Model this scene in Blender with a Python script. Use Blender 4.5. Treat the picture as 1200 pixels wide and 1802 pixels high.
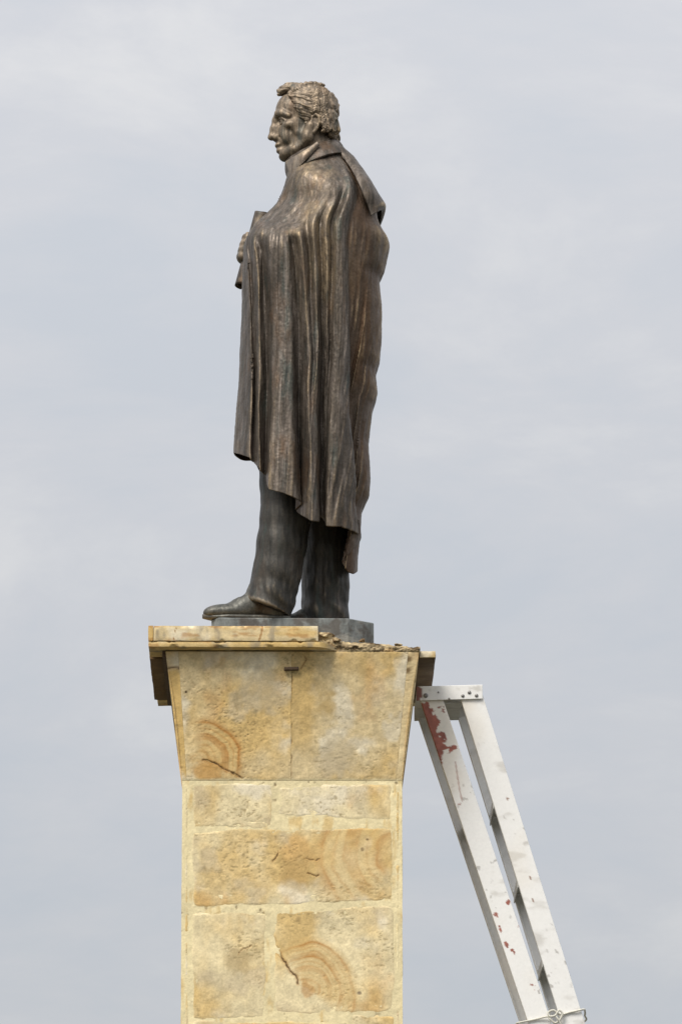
import bpy, math
import numpy as np
from mathutils import Vector

# ------------------------------------------------------------------ camera, sky, sun, exposure
scene = bpy.context.scene
for o in list(bpy.data.objects):
    bpy.data.objects.remove(o)
COL = scene.collection
PITCH, YAW, FPX = math.radians(12.75), math.radians(0.484), 10300.0
CAMP = np.array([0.0, -21.0, 1.6])
cam_d = bpy.data.cameras.new('camera')
cam_d.sensor_fit = 'VERTICAL'
cam_d.sensor_height = 36.0
cam_d.lens = FPX / 1802.0 * 36.0
cam_d.clip_start, cam_d.clip_end = 0.5, 20000.0
cam = bpy.data.objects.new('camera', cam_d)
cam.location = CAMP
cam.rotation_euler = (math.pi / 2 + PITCH, 0, -YAW)
COL.objects.link(cam)
scene.camera = cam

SUN_EL, SUN_AZ = math.radians(50), math.radians(-35)      # azimuth measured from the camera side towards the left
world = bpy.data.worlds.new('World')
scene.world = world
world.use_nodes = True
wt = world.node_tree
SKY_X = 1.7
wt.nodes.clear()


def wn(t, **k):
    n = wt.nodes.new(t)
    for a, b in k.items():
        setattr(n, a, b)
    return n


sky = wn('ShaderNodeTexSky', sky_type='NISHITA')
sky.sun_disc = False
sky.sun_elevation = SUN_EL
sky.sun_rotation = math.radians(180) - SUN_AZ * -1
tc = wn('ShaderNodeTexCoord')
sep = wn('ShaderNodeSeparateXYZ')
wt.links.new(tc.outputs['Generated'], sep.inputs[0])
cl = wn('ShaderNodeMath', operation='MAXIMUM'); cl.inputs[1].default_value = 0.0
wt.links.new(sep.outputs[2], cl.inputs[0])
grad = wn('ShaderNodeMath', operation='MULTIPLY_ADD')      # overcast sky: (1 + 2 sin e) / 3
grad.inputs[1].default_value = 2 / 3; grad.inputs[2].default_value = 1 / 3
wt.links.new(cl.outputs[0], grad.inputs[0])
mp = wn('ShaderNodeMapping'); mp.inputs['Scale'].default_value = (12, 12, 30)
mp.inputs['Rotation'].default_value = (0, 0.12, 0); mp.inputs['Location'].default_value = (SKY_X, 2.3, 0.4)
wt.links.new(tc.outputs['Generated'], mp.inputs[0])
n1 = wn('ShaderNodeTexNoise'); n1.inputs['Scale'].default_value = 1.0; n1.inputs['Detail'].default_value = 7; n1.inputs['Roughness'].default_value = 0.6
n1.inputs['Distortion'].default_value = 0.3
wt.links.new(mp.outputs[0], n1.inputs['Vector'])
cr = wn('ShaderNodeValToRGB')
cr.color_ramp.elements[0].position = 0.36; cr.color_ramp.elements[0].color = (0.925, 0.955, 1.01, 1)
cr.color_ramp.elements[1].position = 0.66; cr.color_ramp.elements[1].color = (1.125, 1.115, 1.115, 1)
e = cr.color_ramp.elements.new(0.5); e.color = (0.995, 1.0, 1.035, 1)
wt.links.new(n1.outputs[0], cr.inputs[0])
mul = wn('ShaderNodeVectorMath', operation='SCALE')
wt.links.new(cr.outputs[0], mul.inputs[0]); wt.links.new(grad.outputs[0], mul.inputs['Scale'])
amp = wn('ShaderNodeVectorMath', operation='SCALE'); amp.inputs['Scale'].default_value = 5.62
wt.links.new(mul.outputs[0], amp.inputs[0])
mx = wn('ShaderNodeMix', data_type='RGBA'); mx.inputs[0].default_value = 0.94
wt.links.new(sky.outputs[0], mx.inputs[6]); wt.links.new(amp.outputs[0], mx.inputs[7])
bg = wn('ShaderNodeBackground'); bg.inputs[1].default_value = 0.1
wt.links.new(mx.outputs[2], bg.inputs[0])
wo = wn('ShaderNodeOutputWorld'); wt.links.new(bg.outputs[0], wo.inputs[0])

sun_d = bpy.data.lights.new('sun', 'SUN')
sun_d.energy = 1.5
sun_d.angle = math.radians(28)
sun_d.color = (1.0, 0.95, 0.88)
sun = bpy.data.objects.new('sun', sun_d)
sdir = Vector((math.sin(SUN_AZ) * math.cos(SUN_EL), -math.cos(SUN_AZ) * math.cos(SUN_EL), math.sin(SUN_EL)))
sun.rotation_euler = sdir.to_track_quat('Z', 'Y').to_euler()
sun.location = (0, 0, 12)
COL.objects.link(sun)
scene.view_settings.view_transform = 'Standard'
scene.view_settings.look = 'None'
scene.view_settings.exposure = 1.2
scene.view_settings.gamma = 1.0
scene.view_settings.use_curve_mapping = False

# ------------------------------------------------------------------ measuring: a point of the place from where it shows and how deep it stands
_f = np.array([math.sin(YAW) * math.cos(PITCH), math.cos(YAW) * math.cos(PITCH), math.sin(PITCH)])
_r = np.array([math.cos(YAW), -math.sin(YAW), 0.0])
_u = np.cross(_r, _f)


def at(px, py, Y):
    d = _f + _r * ((px - 600) / FPX) - _u * ((py - 901) / FPX)
    return CAMP + d * ((Y - CAMP[1]) / d[1])


def X(px, Y=0.0, py=900):
    return at(px, py, Y)[0]


def Z(py, Y=0.0, px=513):
    return at(px, py, Y)[2]


HS_ = 0.5 * (X(708, -0.39, 1600) - X(320, -0.39, 1600))
HF_ = 0.5 * (X(735.5, -0.45, 1150) - X(290.5, -0.45, 1150))
HC_ = 0.5 * (X(767, -0.51, 1115) - X(260, -0.51, 1115))

# ------------------------------------------------------------------ noise
def _hash(i, j, k, seed):
    h = (i.astype(np.int64) * 374761393 + j.astype(np.int64) * 668265263 + k.astype(np.int64) * 2147483647 + seed * 974634777) & 0xFFFFFFFF
    h = ((h ^ (h >> 13)) * 1274126177) & 0xFFFFFFFF
    h = ((h ^ (h >> 16)) * 2246822519) & 0xFFFFFFFF
    return ((h ^ (h >> 15)) & 0xFFFFFF) / float(0xFFFFFF)


def vnoise(p, seed=0):
    p = np.asarray(p, float)
    f0 = np.floor(p)
    t = p - f0
    t = t * t * t * (t * (t * 6 - 15) + 10)
    i, j, k = [f0[..., a].astype(np.int64) for a in range(3)]
    r = 0
    for a in (0, 1):
        wx = t[..., 0] if a else 1 - t[..., 0]
        for b in (0, 1):
            wy = t[..., 1] if b else 1 - t[..., 1]
            for c in (0, 1):
                wz = t[..., 2] if c else 1 - t[..., 2]
                r = r + wx * wy * wz * _hash(i + a, j + b, k + c, seed)
    return r * 2 - 1


def fbm(p, octv=4, seed=0, gain=0.5):
    p = np.asarray(p, float)
    s, a, n = 0, 1.0, 0
    for o in range(octv):
        s = s + a * vnoise(p * (2.03 ** o) + o * 17.3, seed + o)
        n += a
        a *= gain
    return s / n


def sstep(a, b, x):
    t = np.clip((x - a) / (b - a), 0, 1)
    return t * t * (3 - 2 * t)


def soft_interp(x, xp, fp, sig):
    """piecewise-linear table, blurred so that it has no kinks"""
    g = np.arange(min(xp) - 4 * sig, max(xp) + 4 * sig, 0.5)
    y = np.interp(g, xp, fp)
    k = np.exp(-0.5 * (np.arange(-3 * sig, 3 * sig + 0.25, 0.5) / sig) ** 2)
    yp = np.pad(y, len(k) // 2, mode='edge')
    y = np.convolve(yp, k / k.sum(), 'valid')[:len(g)]
    return np.interp(x, g, y)


# ------------------------------------------------------------------ mesh helpers
def link(name, me, mat=None, parent=None):
    o = bpy.data.objects.new(name, me)
    COL.objects.link(o)
    if mat is not None:
        me.materials.append(mat)
    if parent is not None:
        o.parent = parent
    return o


def mesh(name, V, F, mat=None, parent=None, smooth=True, attrs=None, base=None):
    """V in world space; base = the parent's world location, subtracted"""
    V = np.asarray(V, float).reshape(-1, 3)
    if parent is not None:
        V = V - base_of(parent)
    me = bpy.data.meshes.new(name)
    if isinstance(F, np.ndarray):
        n, c = F.shape
        me.vertices.add(len(V)); me.vertices.foreach_set('co', V.ravel())
        me.loops.add(n * c); me.loops.foreach_set('vertex_index', F.ravel().astype(np.int32))
        me.polygons.add(n); me.polygons.foreach_set('loop_start', np.arange(0, n * c, c, dtype=np.int32))
        me.polygons.foreach_set('loop_total', np.full(n, c, np.int32))
        me.update(calc_edges=True)
        me.validate()
    else:
        me.from_pydata(V.tolist(), [], F)
        me.update()
    if smooth:
        me.polygons.foreach_set('use_smooth', np.ones(len(me.polygons), bool))
    for k, v in (attrs or {}).items():
        v = np.asarray(v, float)
        if v.ndim == 2:
            a = me.color_attributes.new(k, 'FLOAT_COLOR', 'POINT')
            c = np.ones((len(v), 4)); c[:, :3] = v
            a.data.foreach_set('color', c.ravel())
        else:
            a = me.attributes.new(k, 'FLOAT', 'POINT')
            a.data.foreach_set('value', v)
    return link(name, me, mat, parent)


def base_of(o):
    b = np.zeros(3)
    while o is not None:
        b = b + np.array(o.location)
        o = o.parent
    return b


def thing(name, label, cat, loc, group=None):
    o = bpy.data.objects.new(name, None)
    o.empty_display_size = 0.1
    o.location = loc
    COL.objects.link(o)
    o['label'] = label; o['category'] = cat
    if group:
        o['group'] = group
    return o


def grid_faces(nu, nv, wrap=False):
    """vertex index = iu * nv + iv"""
    iu = np.arange(nu if wrap else nu - 1)
    iv = np.arange(nv - 1)
    a, b = np.meshgrid(iu, iv, indexing='ij')
    a2 = (a + 1) % nu
    return np.stack([a * nv + b, a2 * nv + b, a2 * nv + b + 1, a * nv + b + 1], -1).reshape(-1, 4)


def ridge(V, F, iters=(4, 24)):
    """how far each vertex stands proud of its smoothed neighbourhood (edges of folds: positive)"""
    V = np.asarray(V, float)
    n = len(V); c = F.shape[1]
    E = np.concatenate([F[:, [i, (i + 1) % c]] for i in range(c)])
    a, b = np.concatenate([E[:, 0], E[:, 1]]), np.concatenate([E[:, 1], E[:, 0]])
    cnt = np.maximum(np.bincount(a, minlength=n), 1)
    p = V[F]
    fn = np.cross(p[:, 1] - p[:, 0], p[:, 2] - p[:, 0])
    N = np.zeros_like(V)
    for i in range(c):
        for d in range(3):
            N[:, d] += np.bincount(F[:, i], fn[:, d], n)
    N /= np.maximum(np.linalg.norm(N, axis=1), 1e-12)[:, None]
    S = V.copy(); res = []
    for it in range(1, max(iters) + 1):
        S = np.stack([np.bincount(a, S[b, d], n) / cnt for d in range(3)], -1) * 0.8 + S * 0.2
        if it in iters:
            res.append(((V - S) * N).sum(1))
    return res, N


def tube(path, rad, seg=8, closed=False):
    P = np.asarray(path, float); n = len(P)
    rad = np.broadcast_to(np.asarray(rad, float), (n,))
    T = np.gradient(P, axis=0); T /= np.linalg.norm(T, axis=1)[:, None]
    up = np.array([0.1, 0.3, 1.0]); nrm = []
    v = np.cross(T[0], up); v /= np.linalg.norm(v)
    for i in range(n):
        v = v - T[i] * v.dot(T[i]); v /= np.linalg.norm(v); nrm.append(v.copy())
    Nn = np.array(nrm); B = np.cross(T, Nn)
    a = np.linspace(0, 2 * np.pi, seg, endpoint=False)
    V = P[None] + rad[None, :, None] * (np.cos(a)[:, None, None] * Nn[None] + np.sin(a)[:, None, None] * B[None])
    V = V.reshape(-1, 3)
    F = [tuple(int(q) for q in f) for f in grid_faces(seg, n, True)]
    F.append([i * n for i in range(seg)][::-1]); F.append([i * n + n - 1 for i in range(seg)])
    return V, F


def boxv(x0, x1, y0, y1, z0, z1, bev=0.0):
    """a box, its twelve edges chamfered by bev"""
    if bev <= 0:
        V = [(x, y, z) for x in (x0, x1) for y in (y0, y1) for z in (z0, z1)]
        F = [(0, 1, 3, 2), (4, 6, 7, 5), (0, 4, 5, 1), (2, 3, 7, 6), (0, 2, 6, 4), (1, 5, 7, 3)]
        return np.array(V), F
    import bmesh
    bm = bmesh.new()
    V, F = boxv(x0, x1, y0, y1, z0, z1)
    vs = [bm.verts.new(v) for v in V]
    for f in F:
        bm.faces.new([vs[i] for i in f])
    bmesh.ops.bevel(bm, geom=bm.edges[:], offset=bev, segments=2, profile=0.5, affect='EDGES')
    V2 = np.array([v.co[:] for v in bm.verts]); bm.verts.index_update()
    F2 = [[v.index for v in f.verts] for f in bm.faces]
    bm.free()
    return V2, F2


def surface_nets(D, org, h):
    """D[x,y,z] negative inside -> quads"""
    S = D < 0
    nx, ny, nz = D.shape
    cs = sum(S[a:nx - 1 + a, b:ny - 1 + b, c:nz - 1 + c].astype(np.int8) for a in (0, 1) for b in (0, 1) for c in (0, 1))
    act = (cs > 0) & (cs < 8)
    I = np.argwhere(act)
    idx = -np.ones(act.shape, np.int64); idx[act] = np.arange(len(I))
    acc = np.zeros((len(I), 3)); cnt = np.zeros(len(I))
    corners = [(a, b, c) for a in (0, 1) for b in (0, 1) for c in (0, 1)]
    for p in corners:
        for ax in range(3):
            if p[ax]:
                continue
            q = list(p); q[ax] = 1
            d0 = D[I[:, 0] + p[0], I[:, 1] + p[1], I[:, 2] + p[2]]
            d1 = D[I[:, 0] + q[0], I[:, 1] + q[1], I[:, 2] + q[2]]
            m = (d0 < 0) != (d1 < 0)
            t = np.where(m, d0 / np.where(m, d0 - d1, 1), 0)
            pos = np.array(p, float)[None] + np.zeros((len(I), 3)); pos[:, ax] += t
            acc += pos * m[:, None]; cnt += m
    V = (I + acc / cnt[:, None]) * h + org
    Fs = []
    for ax in range(3):
        sl0 = [slice(None)] * 3; sl1 = [slice(None)] * 3
        sl0[ax] = slice(0, -1); sl1[ax] = slice(1, None)
        a, b = S[tuple(sl0)], S[tuple(sl1)]
        ch = np.argwhere(a != b)
        o1, o2 = [(1, 2), (2, 0), (0, 1)][ax]
        ok = (ch[:, o1] > 0) & (ch[:, o2] > 0) & (ch[:, o1] < act.shape[o1]) & (ch[:, o2] < act.shape[o2])
        ch = ch[ok]
        inside0 = a[tuple(ch.T)]

        def cell(d1, d2):
            c = ch.copy(); c[:, o1] -= d1; c[:, o2] -= d2
            return idx[tuple(c.T)]
        q = np.stack([cell(1, 1), cell(0, 1), cell(0, 0), cell(1, 0)], -1)
        q[~inside0] = q[~inside0][:, ::-1]
        Fs.append(q)
    F = np.concatenate(Fs)
    return V, F[(F >= 0).all(1)]


def relax(V, F, it):
    n = len(V); c = F.shape[1]
    E = np.concatenate([F[:, [i, (i + 1) % c]] for i in range(c)])
    a, b = np.concatenate([E[:, 0], E[:, 1]]), np.concatenate([E[:, 1], E[:, 0]])
    cnt = np.maximum(np.bincount(a, minlength=n), 1)
    for _ in range(it):
        V = 0.4 * V + 0.6 * np.stack([np.bincount(a, V[b, d], n) / cnt for d in range(3)], -1)
    return V


# signed-distance sculpting on a grid
class Clay:
    def __init__(self, lo, hi, h):
        self.lo = np.array(lo, float); self.h = h
        n = np.ceil((np.array(hi, float) - self.lo) / h).astype(int) + 1
        self.n = n
        self.ax = [self.lo[i] + h * np.arange(n[i]) for i in range(3)]
        self.D = np.full(tuple(n), 50.0)

    def _box(self, lo, hi):
        s = []
        for i in range(3):
            a = int(max(0, math.floor((lo[i] - self.lo[i]) / self.h))); b = int(min(self.n[i], math.ceil((hi[i] - self.lo[i]) / self.h) + 1))
            if b - a < 1:
                return None
            s.append(slice(a, b))
        return tuple(s)

    def apply(self, fn, lo, hi, k, op, pad=None):
        pad = max(k * 1.5, 2) if pad is None else pad
        s = self._box(np.array(lo) - pad, np.array(hi) + pad)
        if s is None:
            return
        P = np.stack(np.meshgrid(self.ax[0][s[0]], self.ax[1][s[1]], self.ax[2][s[2]], indexing='ij'), -1)
        d = fn(P); D = self.D[s]
        if op == 'add':
            hh = np.clip(0.5 + 0.5 * (D - d) / k, 0, 1); r = D * (1 - hh) + d * hh - k * hh * (1 - hh)
        else:
            d = -d
            hh = np.clip(0.5 - 0.5 * (D - d) / k, 0, 1); r = D * (1 - hh) + d * hh + k * hh * (1 - hh)
        self.D[s] = r

    def ell(self, c, r, k=3, op='add', full=False, rot=0):
        c = np.array(c, float); r = np.array(r, float)
        ca, sa = math.cos(rot), math.sin(rot)

        def fn(P):
            q = P - c
            if rot:
                q = np.stack([q[..., 0] * ca + q[..., 2] * sa, q[..., 1], -q[..., 0] * sa + q[..., 2] * ca], -1)
            k0 = np.linalg.norm(q / r, axis=-1); k1 = np.linalg.norm(q / (r * r), axis=-1)
            return k0 * (k0 - 1) / np.maximum(k1, 1e-6)
        R = max(r) if rot else r
        self.apply(fn, c - R, c + R, k, op, 60 if full else None)

    def cap(self, a, b, ra, rb=None, k=2, op='add', flat=None):
        rb = ra if rb is None else rb
        a, b = np.array(a, float), np.array(b, float)
        m = max(ra, rb)

        def fn(P):
            ba = b - a
            t = np.clip(((P - a) @ ba) / max(ba @ ba, 1e-9), 0, 1)
            return np.linalg.norm(P - a - t[..., None] * ba, axis=-1) - (ra + (rb - ra) * t)
        self.apply(fn, np.minimum(a, b) - m, np.maximum(a, b) + m, k, op)

    def chain(self, pts, rs, k=2, op='add'):
        for i in range(len(pts) - 1):
            self.cap(pts[i], pts[i + 1], rs[i], rs[i + 1], k, op)

    def build(self):
        return surface_nets(self.D, self.lo, self.h)


# ------------------------------------------------------------------ materials
def new_mat(name):
    m = bpy.data.materials.new(name); m.use_nodes = True
    nt = m.node_tree; b = nt.nodes['Principled BSDF']
    return m, nt, b


def N_(nt, t, **k):
    n = nt.nodes.new(t)
    for a, b in k.items():
        setattr(n, a, b)
    return n


def ramp(nt, src, stops):
    r = N_(nt, 'ShaderNodeValToRGB')
    el = r.color_ramp.elements
    while len(el) < len(stops):
        el.new(0.5)
    for q, (p, c) in zip(el, stops):
        q.position = p; q.color = (*c, 1) if len(c) == 3 else c
    nt.links.new(src, r.inputs[0])
    return r.outputs[0]


def noise(nt, scale, detail=4, rough=0.55, vec=None, mapscale=None, dist=0):
    n = N_(nt, 'ShaderNodeTexNoise')
    n.inputs['Scale'].default_value = scale; n.inputs['Detail'].default_value = detail
    n.inputs['Roughness'].default_value = rough; n.inputs['Distortion'].default_value = dist
    t = N_(nt, 'ShaderNodeTexCoord')
    if mapscale:
        m = N_(nt, 'ShaderNodeMapping'); m.inputs['Scale'].default_value = mapscale
        nt.links.new(t.outputs['Object'], m.inputs[0]); nt.links.new(m.outputs[0], n.inputs['Vector'])
    else:
        nt.links.new(t.outputs['Object'], n.inputs['Vector'])
    return n.outputs[0]


def mixc(nt, fac, a, b, mode='MIX'):
    m = N_(nt, 'ShaderNodeMix', data_type='RGBA', blend_type=mode)
    for s, v in ((0, fac), (6, a), (7, b)):
        if hasattr(v, 'links'):
            nt.links.new(v, m.inputs[s])
        elif s == 0:
            m.inputs[0].default_value = v
        else:
            m.inputs[s].default_value = (*v, 1)
    return m.outputs[2]


def bump(nt, b, h, strength, dist):
    n = N_(nt, 'ShaderNodeBump'); n.inputs['Strength'].default_value = strength; n.inputs['Distance'].default_value = dist
    nt.links.new(h, n.inputs['Height']); nt.links.new(n.outputs[0], b.inputs['Normal'])


def attr(nt, name):
    a = N_(nt, 'ShaderNodeAttribute'); a.attribute_name = name
    return a


def bronze(name, dark, mid, pale, gold, streak=(9, 9, 1.2), rough=0.44, rusty=False, metal=0.55, brown=(0.125, 0.068, 0.032)):
    m, nt, b = new_mat(name)
    st = noise(nt, 5.0, 5, 0.6, mapscale=streak)
    c = ramp(nt, st, [(0.30, dark), (0.5, mid), (0.70, pale)])
    gr = noise(nt, 3.3, 5, 0.6, mapscale=(7, 7, 1.5))
    c = mixc(nt, ramp(nt, gr, [(0.56, (0, 0, 0)), (0.68, (0.75, 0.75, 0.75))]), c, (0.052, 0.064, 0.056))
    rs = noise(nt, 2.6, 4, 0.6, mapscale=(5, 5, 2))
    c = mixc(nt, ramp(nt, rs, [(0.54, (0, 0, 0)), (0.70, (0.6, 0.6, 0.6))]), c, brown)
    dr = noise(nt, 2.0, 4, 0.6, mapscale=(26, 26, 1.1))            # rain runs
    c = mixc(nt, ramp(nt, dr, [(0.58, (0, 0, 0)), (0.68, (0.55, 0.55, 0.55))]), c, tuple(x * 1.5 for x in pale))
    c = mixc(nt, ramp(nt, noise(nt, 2.0, 4, 0.6, mapscale=(31, 31, 1.0), dist=0.4), [(0.60, (0, 0, 0)), (0.70, (0.6, 0.6, 0.6))]), c, tuple(x * 0.55 for x in dark))
    if rusty:
        c = mixc(nt, attr(nt, 'rust').outputs['Fac'], c, (0.085, 0.046, 0.022))
    ra = attr(nt, 'ridge')
    sp = noise(nt, 55, 4, 0.7, mapscale=(1, 1, 0.5))
    mm = N_(nt, 'ShaderNodeMath', operation='MULTIPLY'); nt.links.new(ra.outputs['Fac'], mm.inputs[0])
    nt.links.new(ramp(nt, sp, [(0.30, (0.25,) * 3), (0.62, (1.3,) * 3)]), mm.inputs[1])
    c = mixc(nt, mm.outputs[0], c, gold)
    fine = noise(nt, 130, 4, 0.7)
    c = mixc(nt, 0.35, c, ramp(nt, fine, [(0.3, (0.35,) * 3), (0.7, (1.5,) * 3)]), 'MULTIPLY')
    nt.links.new(c, b.inputs['Base Color'])
    b.inputs['Metallic'].default_value = metal
    nt.links.new(ramp(nt, noise(nt, 24, 4, 0.6), [(0.3, (rough - 0.09,) * 3), (0.7, (rough + 0.13,) * 3)]), b.inputs['Roughness'])
    bump(nt, b, noise(nt, 60, 6, 0.6, mapscale=(1, 1, 0.5)), 0.3, 0.0025)
    return m


M_BRONZE = bronze('bronze_cloak', (0.042, 0.036, 0.029), (0.092, 0.074, 0.058), (0.168, 0.140, 0.118), (0.46, 0.34, 0.20), rusty=True, rough=0.52)
M_WING = bronze('bronze_collar', (0.085, 0.070, 0.062), (0.155, 0.132, 0.118), (0.23, 0.20, 0.178), (0.42, 0.33, 0.22), rough=0.52)
M_HEAD = bronze('bronze_head', (0.085, 0.070, 0.053), (0.195, 0.150, 0.105), (0.31, 0.24, 0.165), (0.54, 0.40, 0.24), streak=(16, 16, 6), rough=0.50, metal=0.42)
M_SHOE = bronze('bronze_shoes', (0.045, 0.046, 0.040), (0.078, 0.078, 0.068), (0.125, 0.12, 0.102), (0.22, 0.20, 0.16), streak=(12, 12, 12), rough=0.5)
M_LEG = bronze('bronze_trousers', (0.030, 0.030, 0.027), (0.052, 0.049, 0.043), (0.090, 0.080, 0.068), (0.20, 0.165, 0.12), brown=(0.075, 0.056, 0.042), rough=0.5)


def m_slab():
    m, nt, b = new_mat('weathered_grey_plate')
    c = ramp(nt, noise(nt, 22, 6, 0.7, mapscale=(1, 1, 0.35)), [(0.3, (0.07, 0.075, 0.072)), (0.5, (0.17, 0.185, 0.18)), (0.72, (0.30, 0.315, 0.31))])
    c = mixc(nt, ramp(nt, noise(nt, 9, 5, 0.6), [(0.52, (0, 0, 0)), (0.60, (0.75, 0.75, 0.75))]), c, (0.075, 0.062, 0.05))
    c = mixc(nt, ramp(nt, noise(nt, 7, 5, 0.65, mapscale=(1, 1, 2.5)), [(0.56, (0, 0, 0)), (0.66, (0.6, 0.6, 0.6))]), c, (0.34, 0.33, 0.29))
    nt.links.new(c, b.inputs['Base Color']); b.inputs['Roughness'].default_value = 0.6; b.inputs['Metallic'].default_value = 0.25
    bump(nt, b, noise(nt, 90, 5, 0.6), 0.5, 0.002)
    return m


def m_vcol(name, rough=0.85, fine=160, fa=0.3, bs=0.6, bd=0.002, spec=0.3, metal=0.0):
    m, nt, b = new_mat(name)
    a = attr(nt, 'Col')
    c = mixc(nt, fa, a.outputs['Color'], ramp(nt, noise(nt, fine, 5, 0.7), [(0.3, (0.55,) * 3), (0.65, (1.25,) * 3)]), 'MULTIPLY')
    nt.links.new(c, b.inputs['Base Color']); b.inputs['Roughness'].default_value = rough
    b.inputs['Specular IOR Level'].default_value = spec; b.inputs['Metallic'].default_value = metal
    bump(nt, b, noise(nt, fine * 0.7, 6, 0.7), bs, bd)
    return m


def m_plain(name, col, rough=0.8, var=0.3, scale=30, metal=0.0, bd=0.001):
    m, nt, b = new_mat(name)
    lo = tuple(x * (1 - var) for x in col); hi = tuple(min(1, x * (1 + var)) for x in col)
    nt.links.new(ramp(nt, noise(nt, scale, 5, 0.65), [(0.3, lo), (0.7, hi)]), b.inputs['Base Color'])
    b.inputs['Roughness'].default_value = rough; b.inputs['Metallic'].default_value = metal
    bump(nt, b, noise(nt, scale * 4, 5, 0.65), 0.5, bd)
    return m


M_SLAB = m_slab()
M_STONE = m_vcol('sandstone')
M_MORTAR = m_vcol('cream_mortar', fine=110, bd=0.003)
M_PAINT = m_vcol('chipped_white_paint', rough=0.5, fine=90, fa=0.10, bs=0.25, bd=0.001, spec=0.5)
M_ALU = m_plain('dull_aluminium', (0.50, 0.49, 0.46), 0.5, 0.2, 22, 0.5)
M_BOLT = m_plain('bolt_steel', (0.22, 0.21, 0.20), 0.5, 0.3, 60, 0.6)
M_ROPE = m_plain('pale_rope', (0.62, 0.60, 0.52), 0.9, 0.25, 160)
M_RUST = m_plain('rusty_iron', (0.09, 0.055, 0.03), 0.8, 0.4, 60)
M_GROUND = m_plain('worn_paving', (0.060, 0.062, 0.048), 0.9, 0.25, 0.6)

# ------------------------------------------------------------------ the setting
V = [(-900, -900, 0), (900, -900, 0), (900, 900, 0), (-900, 900, 0)]
g = mesh('ground', V, [(0, 1, 2, 3)], M_GROUND, smooth=False)
g['kind'] = 'structure'

# ------------------------------------------------------------------ pedestal
HS, HF, HC = HS_, HF_, HC_                   # half widths: shaft, top of the flare, cornice
ped = thing('stone_pedestal', 'tall yellow sandstone pedestal with flared top and broken cornice under the statue', 'pedestal', (0, 0, 0))
Z_FLB = Z(1374, -HS)                                  # flare meets shaft
Z_FLT = Z(1146, -HF)                                  # top of the flare
Z_L0, Z_L1, Z_C1 = Z(1138.5, -HC), Z(1128.5, -HC), Z(1100.5, -HC)   # lower course, upper course


def half(z):
    t = np.clip((np.asarray(z, float) - Z_FLB) / (Z_FLT - Z_FLB), 0, 1)
    return HS + (HF - HS) * (0.62 * t + 0.38 * t * t) * 1.0


ROT = [(1, 0, 0, 1), (0, -1, 1, 0), (-1, 0, 0, -1), (0, 1, -1, 0)]


def face_pos(k, u, z, h):
    d = -(half(z) + h)
    a, b, c, e = ROT[k]
    return np.stack([a * u + b * d, c * u + e * d, np.asarray(z, float) + 0 * u], -1)


CREAM, OCHRE, ORANGE = np.array([0.66, 0.525, 0.295]), np.array([0.61, 0.42, 0.16]), np.array([0.43, 0.20, 0.05])
GREY, PALE, DARK = np.array([0.56, 0.465, 0.30]), np.array([0.75, 0.67, 0.50]), np.array([0.17, 0.105, 0.045])
MORT = np.array([0.765, 0.655, 0.39])


def lerp(a, b, t):
    t = np.clip(t, 0, 1)[..., None]
    return a * (1 - t) + b * t


def seg_dist(u, z, pts):
    d = np.full(u.shape, 9.0)
    for (x0, z0), (x1, z1) in zip(pts[:-1], pts[1:]):
        dx, dz = x1 - x0, z1 - z0
        t = np.clip(((u - x0) * dx + (z - z0) * dz) / (dx * dx + dz * dz), 0, 1)
        d = np.minimum(d, np.hypot(u - x0 - t * dx, z - z0 - t * dz))
    return d


def FP(pts, Y=-HS):
    """points of the front face from where they show"""
    return [tuple(at(x, y, Y)[[0, 2]]) for x, y in pts]


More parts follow.
